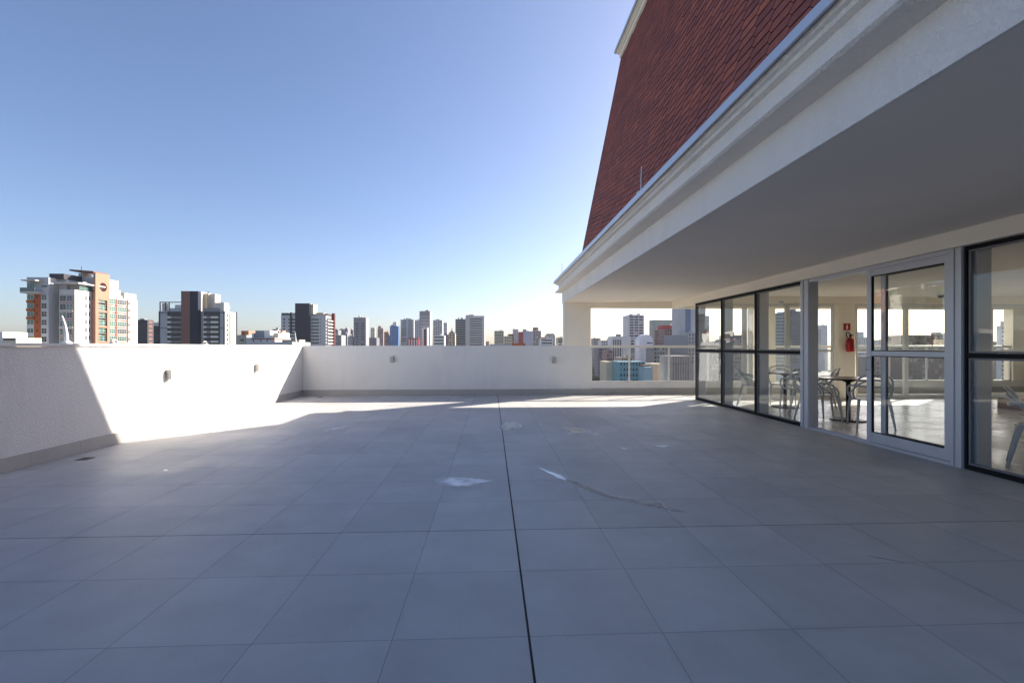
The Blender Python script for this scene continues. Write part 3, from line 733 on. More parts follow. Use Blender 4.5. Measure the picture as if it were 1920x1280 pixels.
WHITE, OFFW, GREYW = wallm('white', (.72, .70, .67)), wallm('off_white', (.62, .58, .52)), wallm('pale_grey', (.46, .46, .48))
GREY, DGREY, NAVY = wallm('mid_grey', (.28, .28, .30)), wallm('dark_grey', (.06, .06, .07)), wallm('navy', (.018, .026, .05))
ORANGE, RUST, BROWN = wallm('salmon', (.40, .20, .135)), wallm('rust', (.36, .10, .035)), wallm('umber', (.22, .11, .09))
CREAM, BEIGE, TEAL = wallm('cream', (.68, .58, .42)), wallm('beige', (.46, .37, .29)), wallm('teal', (.20, .36, .40))
BLUE, RED, PINK = wallm('blue', (.10, .19, .38)), wallm('red', (.42, .05, .05)), wallm('pinkish', (.42, .27, .24))
LTEAL, SLATE, OLIVE = wallm('light_teal', (.42, .55, .60)), wallm('slate', (.17, .18, .22)), wallm('olive_grey', (.30, .31, .28))
FRW = paint('frame_white', (.7, .7, .68), 0.5)

WHITE1 = wallm('tower_white', (.52, .495, .47)); M_WIN_T = paint('tower_glass', (0.055, 0.13, 0.11), 0.12, 0.5, 0.22, spec=0.6)
# 1: the white and orange apartment tower on the left
b = Bld('white and orange apartment tower with green windows and a round hole in its fin', 111, 140, 258, 548, 170, WHITE1, depth=20)
lw_ = lambda u: b.s('L', u)
rs_ = lambda u: b.s('R', u)
b.blk(lw_(140), lw_(111), 0.0, 22, b.zt - .002, b.z(542.8), WHITE1)                                   # raised front part
b.blk(lw_(111) + .002, lw_(97), 3, 24, GZ, b.z(522), GREYW)                                             # recess block
b.blk(lw_(97) + .002, lw_(56.5), -1.2, 20, GZ, b.z(521), GREYW)                                         # left wing
b.blk(lw_(91.5), lw_(58.5), 3.0, 14, b.z(521) + .002, b.z(520.6), GREYW)
b.blk(lw_(112.5), lw_(85), 1.5, 14, b.z(522) + .002, b.z(512), DGREY, 'rooftop_screen')
b.blk(lw_(140), lw_(113), 9, 20, b.z(543) + .002, b.z(512.5), WHITE1, 'penthouse')
b.blk(lw_(115), lw_(106), 9, 13, b.z(512) + .002, b.z(505), WHITE1, 'water_tank')
q = MB(); pz = b.pt(lw_(116.5), 8, 0); q.tube([(pz.x, pz.y, b.z(512)), (pz.x, pz.y, b.z(492))], 0.09, 6); q.build('antenna', DGREY, b.root)
# terraces of the left wing
b.blk(lw_(86), lw_(59), -4.2, -1.21, b.z(552), b.z(549), WHITE1, 'balcony'); b.blk(lw_(86), lw_(59), -4.2, -4.1, b.z(549) + .002, b.z(542), wallm('green_grey', (.16, .20, .20)), 'balustrade')
b.blk(lw_(86), lw_(59.5), -4.0, -1.21, b.z(529.5), b.z(527.3), WHITE1, 'canopy')
o = b.blk(lw_(82.5), lw_(70.5), -1.35, -1.201, GZ, b.z(553), RUST, 'wall')
for k in range(3): b.blk(lw_(72), lw_(60), -2.2, -1.201, b.z(568.5 + 15.4 * k), b.z(564 + 15.4 * k), RUST, 'balcony')
def wL(u0, u1, v0, v1, n, mat, split=(2, 2), fr=FRW):
    s0, s1 = sorted((b.s('L', u0), b.s('L', u1))); z0, z1 = sorted((b.z(v0), b.z(v1)))
    o = b.win('L', s0, s1 - s0, z0, z1 - z0, mat, fr, split); o.location = o.location + b.nL * n; return o
for k in range(6):
    dv = 15.5 * k
    wL(57.5, 69.5, 553.5 + dv, 562.5 + dv, 1.203, M_WIN_T, (2, 1)); wL(84, 94, 553.5 + dv, 563.5 + dv, 1.203, M_WIN_D if k % 3 else M_WIN, (2, 2)); wL(74.5, 77.5, 556 + dv, 559.5 + dv, 1.353, M_WIN_D, (1, 1), None)
wL(57.5, 72, 531.5, 541.5, 1.203, M_WIN_T, (3, 1)); wL(84, 94.5, 536.5, 539, 1.203, M_WIN_D, (3, 1), None)
b.blk(lw_(137.5), lw_(112.5), -.16, -.002, GZ, b.z(553.5), wallm('mauve', (.36, .29, .29)), 'wall')
for k in range(6): 
    dv = 15.6 * k
    wL(113.5, 124.8, 555 + dv, 564.5 + dv, .161, M_WIN_D if k < 2 else M_WIN_T, (2, 2)); wL(126.5, 136.5, 555 + dv, 564.5 + dv, .161, M_WIN_T if k % 2 else M_WIN, (2, 2))
    if k % 2: b.blk(lw_(138), lw_(112), -.4, -.161, b.z(569 + dv), b.z(565.5 + dv), WHITE1, 'ledge')
# right side: fin with round hole, window bays
zf = b.z(514.5, 182); s0, s1 = rs_(171.5), rs_(198.5)
q = MB(); seg = 24; zc = b.z(539.3, 182); sc_ = rs_(186); rad = 1.75; off = 1.5
ring = [(math.cos(2 * math.pi * i / seg), math.sin(2 * math.pi * i / seg)) for i in range(seg)]
def sq(c, s_): 
    m_ = max(abs(c), abs(s_)); return c / m_, s_ / m_
zb_ = zc - 5
for thick in (off - .8, off):
    for i in range(seg):
        c1, c2 = ring[i], ring[(i + 1) % seg]; e1, e2 = sq(*c1), sq(*c2)
        def g(cx, cz): return b.pt(-thick, cx, cz)
        def ed(e): return (s0 + (s1 - s0) * (e[0] + 1) / 2, zb_ + (zf - zb_) * (e[1] + 1) / 2)
        a1, a2 = ed(e1), ed(e2)
        q.poly([g(sc_ + rad * c1[0], zc + rad * c1[1]), g(*a1), g(*a2), g(sc_ + rad * c2[0], zc + rad * c2[1])])
for i in range(seg):
    c1, c2 = ring[i], ring[(i + 1) % seg]
    q.poly([b.pt(-off, sc_ + rad * c1[0], zc + rad * c1[1]), b.pt(-off, sc_ + rad * c2[0], zc + rad * c2[1]), b.pt(-off + .8, sc_ + rad * c2[0], zc + rad * c2[1]), b.pt(-off + .8, sc_ + rad * c1[0], zc + rad * c1[1])])
for (xa, za), (xb, zb2) in (((s0, zb_), (s0, zf)), ((s0, zf), (s1, zf)), ((s1, zf), (s1, zb_))):
    q.poly([b.pt(-off, xa, za), b.pt(-off, xb, zb2), b.pt(-off + .8, xb, zb2), b.pt(-off + .8, xa, za)])
q.build('fin', ORANGE, b.root)
b.blk(-1.5, -.002, s0, s0 + 1.3, GZ, zb_, ORANGE, 'fin'); b.blk(-1.5, -.002, s1 - 1.2, s1, GZ, zb_, ORANGE, 'fin')
q = MB(); zr = b.z(516, 185)
a0, a1 = -.69, 9.0
pts = [b.pt(-.7, s0, zr + .4), b.pt(9, s0 + 1, zr + 1.2), b.pt(9, s1 + 2, zr + 1.2), b.pt(-.7, s1, zr + .4)]
low = [p - Vector((0, 0, .6)) for p in pts]
q.poly(pts[::-1]); q.poly(low)
for i in range(4): q.poly([pts[i], pts[(i + 1) % 4], low[(i + 1) % 4], low[i]])
q.build('canopy', BROWN, b.root)
b.blk(.5, 9, s0 - 3, s1 - 1, b.zt + .003, b.z(531, 178), WHITE1, 'penthouse'); b.blk(.2, .45, s0 - 5, s1 - 1.5, b.z(546, 178), b.z(538.5, 178), M_WIN_T, 'window'); b.blk(-1.2, 7, s0 - 7, s1 - 1.3, b.z(537, 178), b.z(534.5, 178), WHITE1, 'canopy')
def wR(u0, u1, zc_, h, n, mat, split=(3, 2), fr=FRW):
    a, c_ = sorted((rs_(u0), rs_(u1))); o = b.win('R', a, c_ - a, zc_, h, mat, fr, split); o.location = o.location + b.nR * n; return o
z1 = b.z(559, 185)
for k in range(6):
    z_ = z1 - 2 - 2.99 * k
    wR(175, 194.5, z_ - .2, 2.2, 1.0, M_WIN_T, (3, 2))
    if k % 2 == 1: b.blk(-1.45, -.03, s0 + 1.32, s1 - 1.22, z_ - 1.0, z_ - .35, ORANGE, 'ledge')
    wR(199.5, 215.5, z_, 1.9, .12, M_WIN_T, (4, 2)); wR(219, 236, z_, 1.9, .12, M_WIN_T if k % 2 else M_WIN, (4, 2))
    a, c_ = sorted((rs_(199), rs_(238.5)))
    b.blk(-.35, -.002, a, c_, z_ - .62, z_ - .42, RUST, 'ledge')
    for u in (217.2, 238.5): b.blk(-.35, -.003, rs_(u) - .1, rs_(u) + .1, z_ - .41, z_ + 2.3, ORANGE, 'fin')
    wR(241, 243, z_ + .3, 1.1, .01, M_WIN_D, (1, 1), None)
    wR(159.5, 162.5, z_ + .4, 1.2, .01, M_WIN_D, (1, 2)); wR(166.5, 168.5, z_ + .2, 1.6, .01, M_WIN_D, (1, 1), None)
b.blk(0.5, 7, rs_(236), rs_(257.5), b.zt + .002, b.z(549.5, 195), WHITE1, 'penthouse'); b.blk(2, 6, rs_(209.5), rs_(213), b.zt + .002, b.z(535, 190), PINK, 'chimney'); b.blk(2, 6, rs_(213) + .01, rs_(217), b.zt + .002, b.z(536, 190), WHITE1, 'chimney')
b.blk(1, 5, rs_(219) + .01, rs_(231), b.zt + .002, b.z(546, 195), OLIVE, 'roof_terrace')

# 2: grey balconied block with a brown and navy tower
b = Bld('grey balcony apartment block with a tall brown and navy stair tower', 299, 421, 444, 583.5, 285, GREYW, depth=22)
LB = b
b.fb('L', 346, 362, 546.8, 999, .002, 3.2, BROWN, 'tower'); b.fb('L', 362.1, 377, 546.8, 999, .002, 3.0, NAVY, 'tower')
b.blk(b.s('L', 377), b.s('L', 346), 0.01, 12, b.zt + .002, b.z(547.2), OFFW, 'tower'); b.fb('L', 377.2, 384, 549, 583, -9, -3, CREAM, 'tower')
b.blk(b.s('L', 394), b.s('L', 384), 5, 11, b.zt + .002, b.z(549.5), OFFW, 'tower')
for u0, u1 in ((316.5, 345.8), (383, 411)):
    b.fb('L', u0, u1, 584, 999, .002, .4, DGREY, 'wall')
    for k in range(7):
        v = 588.5 + 9.1 * k
        wL(u0 + 3, u0 + 13, v - .5, v + 4.0, .402, M_WIN_D, (4, 1), None); wL(u0 + 15, u1 - 2, v - .5, v + 4.0, .402, M_WIN_D, (3, 1), None)
        for a0_, a1_ in ((u0 + .4, u0 + 6.5), (u1 - 13, u1 - 7.5), (u1 - 6.6, u1 - .5)) if u0 > 350 else ((u0 + .4, u0 + 6.5),): b.fb('L', a0_, a1_, v + 4.6, v + 8.2, .45, 1.5, WHITE, 'balcony')
        b.fb('L', u0 + 6.6, (u1 - 13.2) if u0 > 350 else u1 - .3, v + 5.2, v + 8.0, .45, 1.2, GREY, 'balcony')
for u in (299.2, 315.4, 411.5, 420.6): b.fb('L', u - .7, u + .7, 583.5, 999, .002, .5, DGREY, 'pilaster')
for v in (615, 586.5): b.fb('L', 300, 315, v - .5, v + .5, .002, .3, DGREY, 'ledge'); b.fb('L', 412.4, 420, v - .5, v + .5, .002, .3, DGREY, 'ledge')
# open roof frame on the left
for u in (299.6, 310, 316.5): b.fb('L', u - .6, u + .6, 566, 583.4, -.6, 0, DGREY, 'roof_frame')
b.fb('L', 299, 345.8, 565.8, 567.2, -.6, .05, DGREY, 'roof_frame'); b.fb('L', 301, 309, 568, 583.3, -3, -1.4, OFFW, 'penthouse'); b.fb('L', 317.2, 345.8, 577.5, 583.3, -2.9, -.2, GREYW, 'balustrade')
b.fb('L', 317.5, 345, 570, 577, -9, -5, WHITE, 'penthouse'); b.fb('L', 383, 411, 577.5, 583.3, -1, 0, GREY, 'balustrade'); b.fb('L', 384, 410, 571, 577, -12, -6, WHITE, 'penthouse')
b.fb('L', 411, 417, 566.5, 583.3, -5, -1, OLIVE, 'chimney'); b.fb('R', 422, 431, 568, 583.2, -6, -.6, OFFW, 'water_tank')
q = MB(); pz = b.pt(b.s('L', 386.5), 2, 0); q.tube([(pz.x, pz.y, b.zt), (pz.x, pz.y, b.z(545.5))], .22, 6); q.build('antenna', DGREY, b.root)
b.blk(-.35, -.002, b.s('R', 430.5), b.s('R', 433.5), GZ, b.zt - .3, wallm('stone', (.40, .36, .28)), 'pilaster'); b.fb('R', 421.5, 423.2, 583.5, 999, .002, .3, WHITE, 'pilaster'); b.fb('R', 442.5, 444, 584.5, 999, .002, .3, DGREY, 'pilaster')
for k in range(8): b.win('R', b.s('R', 424.5), 1.8, b.z(589) - 3 * k - 1.2, 1.3, M_WIN, None)

# 3: navy slab tower
b = Bld('white apartment block with a dark navy windowless tower in the middle', 527, 611, 624, 591, 420, GREYW, depth=24)
b.fb('L', 555.5, 582.3, 569, 999, .002, 2.6, NAVY, 'tower'); b.fb('L', 582.4, 587.4, 570, 588.5, -10, -.5, CREAM, 'tower')
b.blk(b.s('L', 582), b.s('L', 556), .01, 14, b.zt + .002, b.z(569.3), OFFW, 'tower')
b.fb('L', 527.5, 540, 586.5, 591, -8, -.2, DGREY, 'penthouse'); b.fb('L', 544.5, 547.5, 585.5, 625, .002, .9, NAVY, 'pilaster'); b.fb('L', 547.6, 555.4, 586.5, 591, -6, -.2, GREY, 'penthouse')
b.fb('L', 591.5, 606, 586, 593, -12, -1, BEIGE, 'penthouse'); b.fb('L', 585, 591, 588, 591, -12, -2, GREY, 'penthouse')
for k in range(8):
    v = 597.5 + 6.22 * k
    b.win('L', *(lambda a, c: (a, c - a))(*sorted((b.s('L', 531), b.s('L', 534.5)))), b.z(v + 2.8), 1.5, M_WIN, None)
    for u0, u1 in ((540.8, 555.2), (583.5, 598.2)): b.win('L', *(lambda a, c: (a, c - a))(*sorted((b.s('L', u0), b.s('L', u1)))), b.z(v + 3.2), 1.55, M_WIN_D, FRW, (5, 1))
    b.win('L', *(lambda a, c: (a, c - a))(*sorted((b.s('L', 600), b.s('L', 601.6)))), b.z(v + 1.6), .8, M_WIN_D, None)
    b.blk(-1.6, -.002, b.s('R', 612.0), b.s('R', 621.5), b.z(v + 4.2), b.z(v + 1.9), OFFW, 'balcony')
    b.win('R', b.s('R', 612.5), b.s('R', 620.5) - b.s('R', 612.5), b.z(v + 1.6), 1.5, M_WIN_D, None)
b.blk(-2.4, -.002, b.s('R', 622), b.R, GZ, b.z(585), wallm('maroon', (.12, .03, .03)), 'fin'); b.blk(-.5, 6, b.s('R', 613), b.s('R', 622) - .01, b.zt + .002, b.z(587.5), DGREY, 'penthouse')

# ---- the rest of the skyline: one line per building
def tower(label, ul, uc, ur, vt, D, mat, style='grid', rows=6, nx=5, win=None, top=None, fh=3.0, fill=0.55, hf=0.5, v0=None, uw=None, depth=16, side=None, cat='building', name='apartment_building'):
    b = Bld(label, ul, uc, ur, vt, D, mat, name, cat, depth)
    front = 'L' if (uc < U0 and uc - ul > .5) else 'R'
    f0, f1 = (ul, uc) if front == 'L' else (uc, ur)
    if uw: f0, f1 = uw
    v0 = v0 or vt + 2.0
    w = (f1 - f0) * 0.04
    if style == 'grid': b.grid(front, f0 + w, f1 - w, v0, rows, nx, win, fh, fill, hf)
    elif style == 'bands': b.grid(front, f0 + w, f1 - w, v0, rows, 1, win, fh, 0.94, hf)
    elif style == 'strips':
        s0, s1 = sorted((b.s(front, f0 + w), b.s(front, f1 - w))); c_ = (s1 - s0) / nx; h_ = b.z(v0) - (GZ + 3)
        for i in range(nx): b.win(front, s0 + c_ * (i + .25), c_ * .5, GZ + 3, h_, win or M_WIN_D)
    if side:
        o_ = 'R' if front == 'L' else 'L'; L_ = b.R if o_ == 'R' else b.L
        n_, r_ = side; cw = L_ / n_
        for j in range(r_):
            for i in range(n_): b.win(o_, cw * i + cw * .2, cw * .6, b.z(v0) - fh * (j + hf), fh * hf, win or M_WIN)
    if top:
        for (u0, u1, vv, mt) in top:
            s0, s1 = sorted((b.s(front, u0), b.s(front, u1))); dd = (b.R if front == 'L' else b.L)
            if front == 'L': b.blk(s0, s1, dd * .25, dd * .7, b.zt + .002, b.z(vv), mt, 'rooftop_room')
            else: b.blk(dd * .25, dd * .7, s0, s1, b.zt + .002, b.z(vv), mt, 'rooftop_room')
    if D > 250 and style != 'none':
        for k in range(RW.choice((1, 1, 2))):
            w_ = b.L if front == 'L' else b.R; d_ = b.R if front == 'L' else b.L
            s_ = RW.uniform(.1, .7) * w_; e_ = s_ + RW.uniform(.08, .25) * w_; c0 = RW.uniform(.05, .2) * d_; c1 = c0 + .2 * d_; hh_ = RW.uniform(1.0, 2.4)
            a_ = (s_, e_, c0, c1) if front == 'L' else (c0, c1, s_, e_)
            b.blk(*a_, b.zt + .003 + k * .001, b.zt + hh_, RW.choice((mat, GREY, OFFW)), 'water_tank')
        if RW.random() < .55:
            s_ = RW.uniform(.2, .8) * (b.L if front == 'L' else b.R); p_ = b.pt(s_, .4 * b.R, 0) if front == 'L' else b.pt(.4 * b.L, s_, 0)
            MB().tube([(p_.x, p_.y, b.zt), (p_.x, p_.y, b.zt + RW.uniform(3, 6))], .12, 5).build('antenna', DGREY, b.root)
    return b
# far left, low
tower('low white rooftop house at the far left edge of the skyline', -60, 5, 5.5, 622, 150, WHITE, 'none', depth=8)
tower('low cream rooftop with a slit window at the left edge', 5, 30, 30, 633, 140, CREAM, 'bands', 1, depth=8, fh=2, hf=.25)
tower('dark grey block with a cream striped side right of the orange tower', 258, 276.5, 288, 599.5, 330, DGREY, 'none', side=(1, 9), win=BROWN, top=[(259, 268, 597, GREY)])
tower('navy sloped roof block squeezed left of the grey balcony tower', 286, 299, 299, 611, 420, NAVY, 'none')
tower('small pale block in the gap left of the grey balcony tower', 285, 298, 298, 604.5, 700, GREYW, 'grid', 4, 4)
# low rooftops between towers 2 and 3
tower('grey low building with orange rooftop room beside the grey balcony tower', 444, 462, 462, 628, 190, OLIVE, 'bands', 1, v0=636, fh=2, hf=.3, uw=(450, 458), top=[(445, 451, 619.5, RUST), (451.5, 459, 619.5, ORANGE)], depth=12)
tower('low grey rooftop with white chimney and brown pergola', 462, 515, 515, 633, 150, GREYW, 'none', top=[(463, 467, 624, WHITE), (470, 486, 619, GREY), (487, 498, 619, WHITE), (504, 514, 624, CREAM)], depth=12)
bp = tower('low house with a long brown pergola on its roof, before the navy tower', 468, 548, 548, 641, 120, GREYW, 'none', depth=12)
zp = bp.z(634)
bp.blk(bp.s('L', 514), bp.s('L', 469), .1, 5, zp - .25, zp, BROWN, 'pergola')
for u in (473, 487, 499, 512.5): bp.blk(bp.s('L', u + 1), bp.s('L', u), .3, .6, bp.zt + .002, zp - .252, BROWN, 'pergola')
bp.blk(bp.s('L', 546), bp.s('L', 512), 5.2, 9, bp.zt + .002, bp.z(636), BEIGE, 'rooftop_room')
tower('dim brown house top left of the navy tower', 511, 528, 528, 617, 520, GREY, 'grid', 4, 3)
tower('white and orange low house just left of the navy tower', 514, 528, 528, 623, 260, WHITE, 'grid', 3, 2, top=[(517, 526, 619, ORANGE)], depth=10)
# hazy cluster right of the navy tower
H1 = wallm('haze_a', (.20, .20, .22)); H2 = wallm('haze_b', (.27, .26, .27)); H3 = wallm('haze_c', (.16, .16, .19))
for lab, ul, ur, vt, D, mt, nx in (('dim grey block, first right of the maroon fin', 624, 634, 618.5, 950, H1, 3), ('dim grey block with stepped roof in the distant cluster', 634, 646, 618, 1050, H3, 4), ('narrow tall dim tower in the distant cluster', 646, 652, 615.5, 1000, H1, 2),
        ('broad dim block in the distant cluster', 652, 662, 618.5, 1100, H3, 4), ('brownish low block in front of the distant cluster', 622, 640, 628, 620, H2, 5), ('greyish low block before the distant cluster with pale edge', 638, 651, 626, 640, H1, 4), ('small pale house in front of the distant cluster', 652, 661, 631, 560, GREYW, 3)):
    tower(lab, ul, ur, ur, vt, D, mt, 'grid', 5, nx, top=[(ul + (ur - ul) * .2, ul + (ur - ul) * .6, vt - 2, mt)], depth=20)
tower('tall slim grey tower with two columns of balconies and a sunlit pale side', 663, 686, 692, 595, 560, wallm('tower_grey', (.27, .26, .28)), 'grid', 12, 2, M_WIN, [(673, 677, 593, GREY)], 3.1, .5, .4, v0=606)
tower('pale narrow tower right of the slim grey tower', 695, 703, 704, 614.5, 900, OFFW, 'grid', 6, 2)
tower('low shaded block below the pale narrow tower', 692, 706, 706, 633, 600, H3, 'none')
tower('brownish pink tower with a taller left corner', 708, 719, 720, 616, 800, PINK, 'grid', 8, 3, M_WIN, [(708.5, 714, 611, PINK)])
tower('small red-brown block left of the blue tower', 720, 728, 728.5, 622, 900, BROWN, 'grid', 5, 3)
tower('dark low block tucked beside the blue tower', 722, 731, 731, 629, 700, H1, 'grid', 3, 3)
tower('blue tower with a white rooftop box', 731, 747, 749, 611, 700, BLUE, 'strips', nx=4, win=wallm('blue_b', (.16, .26, .46)), top=[(736, 743.5, 603.5, WHITE)])
tower('pale grey twin tower with ribbon windows right of the blue tower', 751, 776, 777, 599, 720, GREYW, 'grid', 11, 2, M_WIN, [(766, 771, 597, GREY)], 3.1, .72, .42)
tower('pale tower half hidden behind the gold topped tower', 777.5, 789, 789, 600, 900, GREYW, 'grid', 11, 3)
tower('low red building with white piers before the pale twin tower', 764, 785, 786, 634, 480, RED, 'strips', nx=4, win=WHITE, depth=10)
tower('tower with gold sunlit side, grey glazed top and white central shaft', 786.5, 806, 810, 583.5, 520, GREY, 'bands', 5, win=wallm('band_grey', (.42, .42, .43)), v0=592, fh=3.6, hf=.4, top=[(797, 802, 581, DGREY), (787, 806.5, 582.4, CREAM)])
bx = Bld('white shaft building in front of the gold sided tower', 791, 802, 802.4, 614, 500, WHITE, depth=6); bx.fb('L', 795, 799, 617, 999, .002, .1, M_WIN_D, 'window')
tower('pale tower with vertical bays right of the gold sided tower', 812, 829.5, 830, 600, 800, GREYW, 'grid', 11, 4, top=[(819, 824, 598, GREYW)])
tower('small hazy tower between the bay tower and the church', 830.5, 838.5, 839, 605, 950, GREYW, 'grid', 10, 3)
tower('low white block with three dark ribbon windows', 812, 833, 833.4, 629, 430, WHITE, 'bands', 4, win=M_WIN_D, fh=2.9, hf=.4, depth=12)
tower('grey low block left of the church tower', 832.5, 842, 842, 627, 600, H2, 'grid', 4, 4)
ch = tower('beige church-like block with pointed gable and spire', 841, 853.5, 854, 625, 560, BEIGE, 'grid', 5, 2, M_WIN_D, depth=12)
q = MB(); a0, a1 = ch.s('L', 853.5), ch.s('L', 841)
for p_ in ((ch.pt(a0, 0, ch.zt), ch.pt(a1, 0, ch.zt), ch.pt((a0 + a1) / 2, 0, ch.z(619))), ): q.poly(p_)
zz = ch.z(619); m0, m1 = ch.pt((a0 + a1) / 2, 0, zz), ch.pt((a0 + a1) / 2, 12, zz)
q.poly((ch.pt(a0, 0, ch.zt), m0, m1, ch.pt(a0, 12, ch.zt))); q.poly((ch.pt(a1, 0, ch.zt), ch.pt(a1, 12, ch.zt), m1, m0)); q.poly((ch.pt(a0, 12, ch.zt), m1, ch.pt(a1, 12, ch.zt)))
q.build('roof', H1, ch.root)
q = MB(); q.tube([m0 + Vector((0, 1, 0)), Vector((m0.x, m0.y + 1, ch.z(614)))], [.8, .1], 6); q.build('spire', H1, ch.root)
tower('darker left wing of the big ribbon window office block', 853.8, 873, 873.5, 598, 610, wallm('office_l', (.24, .25, .27)), 'bands', 14, win=M_WIN, fh=3.0, hf=.45, name='office_building')
tower('big white office block with ribbon windows on every floor', 872.8, 908.5, 909.5, 592, 600, wallm('office', (.50, .49, .50)), 'bands', 14, win=M_WIN, fh=3.0, hf=.5, v0=597, uw=(879, 906), top=[(873, 886, 589.5, SLATE), (886, 908, 591.2, GREY)], name='office_building')
tower('tiny beige rooftop just right of the big office block', 911, 917, 917, 640, 500, BEIGE, 'none', depth=8)
tower('lone olive grey block with rows of small windows', 927, 927, 944.5, 620, 520, OLIVE, 'grid', 6, 4, M_WIN_D, fill=.45, hf=.35, fh=3.4)
tower('cream low house right of the lone grey block', 945, 945, 960.5, 630, 480, CREAM, 'grid', 3, 4, M_WIN)
tower('dark red roofed block behind the cream house', 953, 953, 963, 626, 700, wallm('dull_red', (.20, .07, .06)), 'none')
tower('pale slim block right of the dark red one', 962, 962, 972, 617, 760, GREYW, 'grid', 7, 3, M_WIN)
tower('dark red slim wall block left of the blue glass block', 973, 973, 981, 622, 640, wallm('wine', (.24, .05, .06)), 'none')
tower('blue glass block with white bands', 981, 981, 999, 621, 680, wallm('pale_blue', (.22, .30, .44)), 'grid', 7, 4, wallm('band_w', (.55, .56, .60)), top=[(981, 987.5, 617, GREY)])
tower('grey brown stepped tower at the middle right', 999, 999, 1014.5, 620, 600, wallm('step', (.30, .28, .29)), 'grid', 7, 3, M_WIN, [(1000.5, 1010, 613.5, BROWN)])
tower('low white block with long ribbon windows', 1014, 1014, 1037, 634.5, 470, WHITE, 'bands', 3, win=M_WIN, fh=2.9, hf=.45, top=[(1014, 1024, 632, PINK)], depth=10)
tower('pale house with a dark gabled roof near the end column', 1024, 1024, 1041, 628, 560, GREYW, 'grid', 4, 4, M_WIN, [(1026, 1040, 625.5, DGREY)])
tower('pale block partly hidden by a tree beside the end column', 1046, 1046, 1062, 633, 520, OFFW, 'grid', 3, 4, M_WIN)
tower('low terracotta roof before the red slim block', 960, 960, 985, 643, 330, RUST, 'none', depth=10)
tower('flat grey roof below the lone grey block', 918, 918, 960, 645, 300, GREYW, 'none', depth=10)
# seen through the walkway opening
tower('small brownish block at the left of the walkway opening', 1113, 1113, 1126, 634, 640, H2, 'grid', 6, 3, M_WIN)
tower('grey white low block right of the small brownish block', 1127, 1127, 1148, 638, 560, GREYW, 'grid', 8, 5, M_WIN)
tower('tall pale tower with blank left flank and ribbon windows', 1168, 1179, 1207.5, 590.5, 520, wallm('tall', (.52, .51, .52)), 'grid', 20, 3, M_WIN, fh=3.0, fill=.82, hf=.5, v0=593, cat='building', top=[(1184, 1200, 589.3, GREY)])
tower('white block with dark vertical window strips', 1148, 1148, 1183, 630.5, 420, WHITE, 'strips', nx=5, win=M_WIN_D, v0=636.5, uw=(1148, 1166))
rt = Bld('white building with a rounded vault top', 1199, 1199, 1225, 640, 440, wallm('vault', (.66, .66, .72)), depth=14)
q = MB(); s0, s1 = 0, rt.R; n = 14; arc = [((s1 - s0) * (.5 - .5 * math.cos(math.pi * i / n)), rt.zt + .002 + (rt.z(627) - rt.zt) * math.sin(math.pi * i / n)) for i in range(n + 1)]
A = [rt.pt(0, a, z) for a, z in arc]; B = [rt.pt(14, a, z) for a, z in arc]
q.poly(A); q.poly(B[::-1])
for i in range(n): q.poly((A[i], B[i], B[i + 1], A[i + 1]), True)
q.build('roof', wallm('vault', (.66, .66, .72)), rt.root)
for k in range(9): rt.win('R', rt.s('R', 1213), 3.2, rt.z(644) - 3.1 * k, 1.2, M_WIN); rt.win('R', rt.s('R', 1220), 1.6, rt.z(644) - 3.1 * k, 1.2, M_WIN)
tower('broad grey green blank block behind the red topped block', 1224, 1224, 1274, 599.5, 700, OLIVE, 'none')
tower('red topped block with a bright red penthouse', 1227, 1246, 1272, 617, 460, wallm('dusty', (.26, .16, .15)), 'grid', 12, 3, M_WIN_D, [(1247.5, 1269, 609, RED)], side=(2, 10), uw=(1246, 1261))
tower('small white block behind the red penthouse', 1266, 1266, 1278, 605, 560, WHITE, 'none')
tower('very tall pale tower with blue glass strip cut by the lintel', 1274, 1274, 1306, 548, 380, wallm('tallest', (.46, .46, .47)), 'strips', nx=1, win=wallm('blueglass', (.15, .20, .30)), v0=552, uw=(1279, 1301))
tower('grey blank party wall block left of the glass corner', 1260, 1260, 1290, 628, 340, GREY, 'none')
tower('light grey block squeezed beside the glass corner', 1289.5, 1289.5, 1309, 623.5, 360, wallm('lg', (.38, .37, .38)), 'grid', 8, 3, M_WIN, fill=.3)
tower('teal block with rows of small square windows below the handrail', 1147, 1160, 1210, 678, 250, TEAL, 'grid', 7, 8, M_WIN_D, fh=3.0, fill=.42, hf=.42, depth=14)
tower('pale teal annex right of the teal block', 1209.5, 1209.5, 1223.5, 688, 240, LTEAL, 'none', top=[(1210, 1223, 685, BROWN)])
tower('beige plain block right of the pale teal annex', 1223, 1223, 1249.5, 682, 255, BEIGE, 'none')
tower('cream narrow block left of the teal block', 1137, 1137, 1147.5, 678, 262, CREAM, 'none')
tower('beige block with vertical ribs near the glass corner', 1259, 1259, 1294, 667, 230, wallm('rib', (.44, .37, .33)), 'strips', nx=7, win=wallm('rib_d', (.26, .21, .19)), v0=669)
tower('brown grey tall block behind the beige ribbed one', 1225, 1225, 1258, 650, 330, H2, 'grid', 9, 6, M_WIN_D)
tower('grey mid block behind the cream narrow one', 1122, 1122, 1140, 652, 420, H2, 'grid', 9, 4, M_WIN)
tower('pinkish block left of the vertical strip block', 1138, 1138, 1149, 656, 380, PINK, 'grid', 9, 3, M_WIN_D)
tower('low grey terrace house between the strip block and the teal block', 1165, 1165, 1186, 670, 300, BEIGE, 'grid', 3, 5, M_WIN_D)
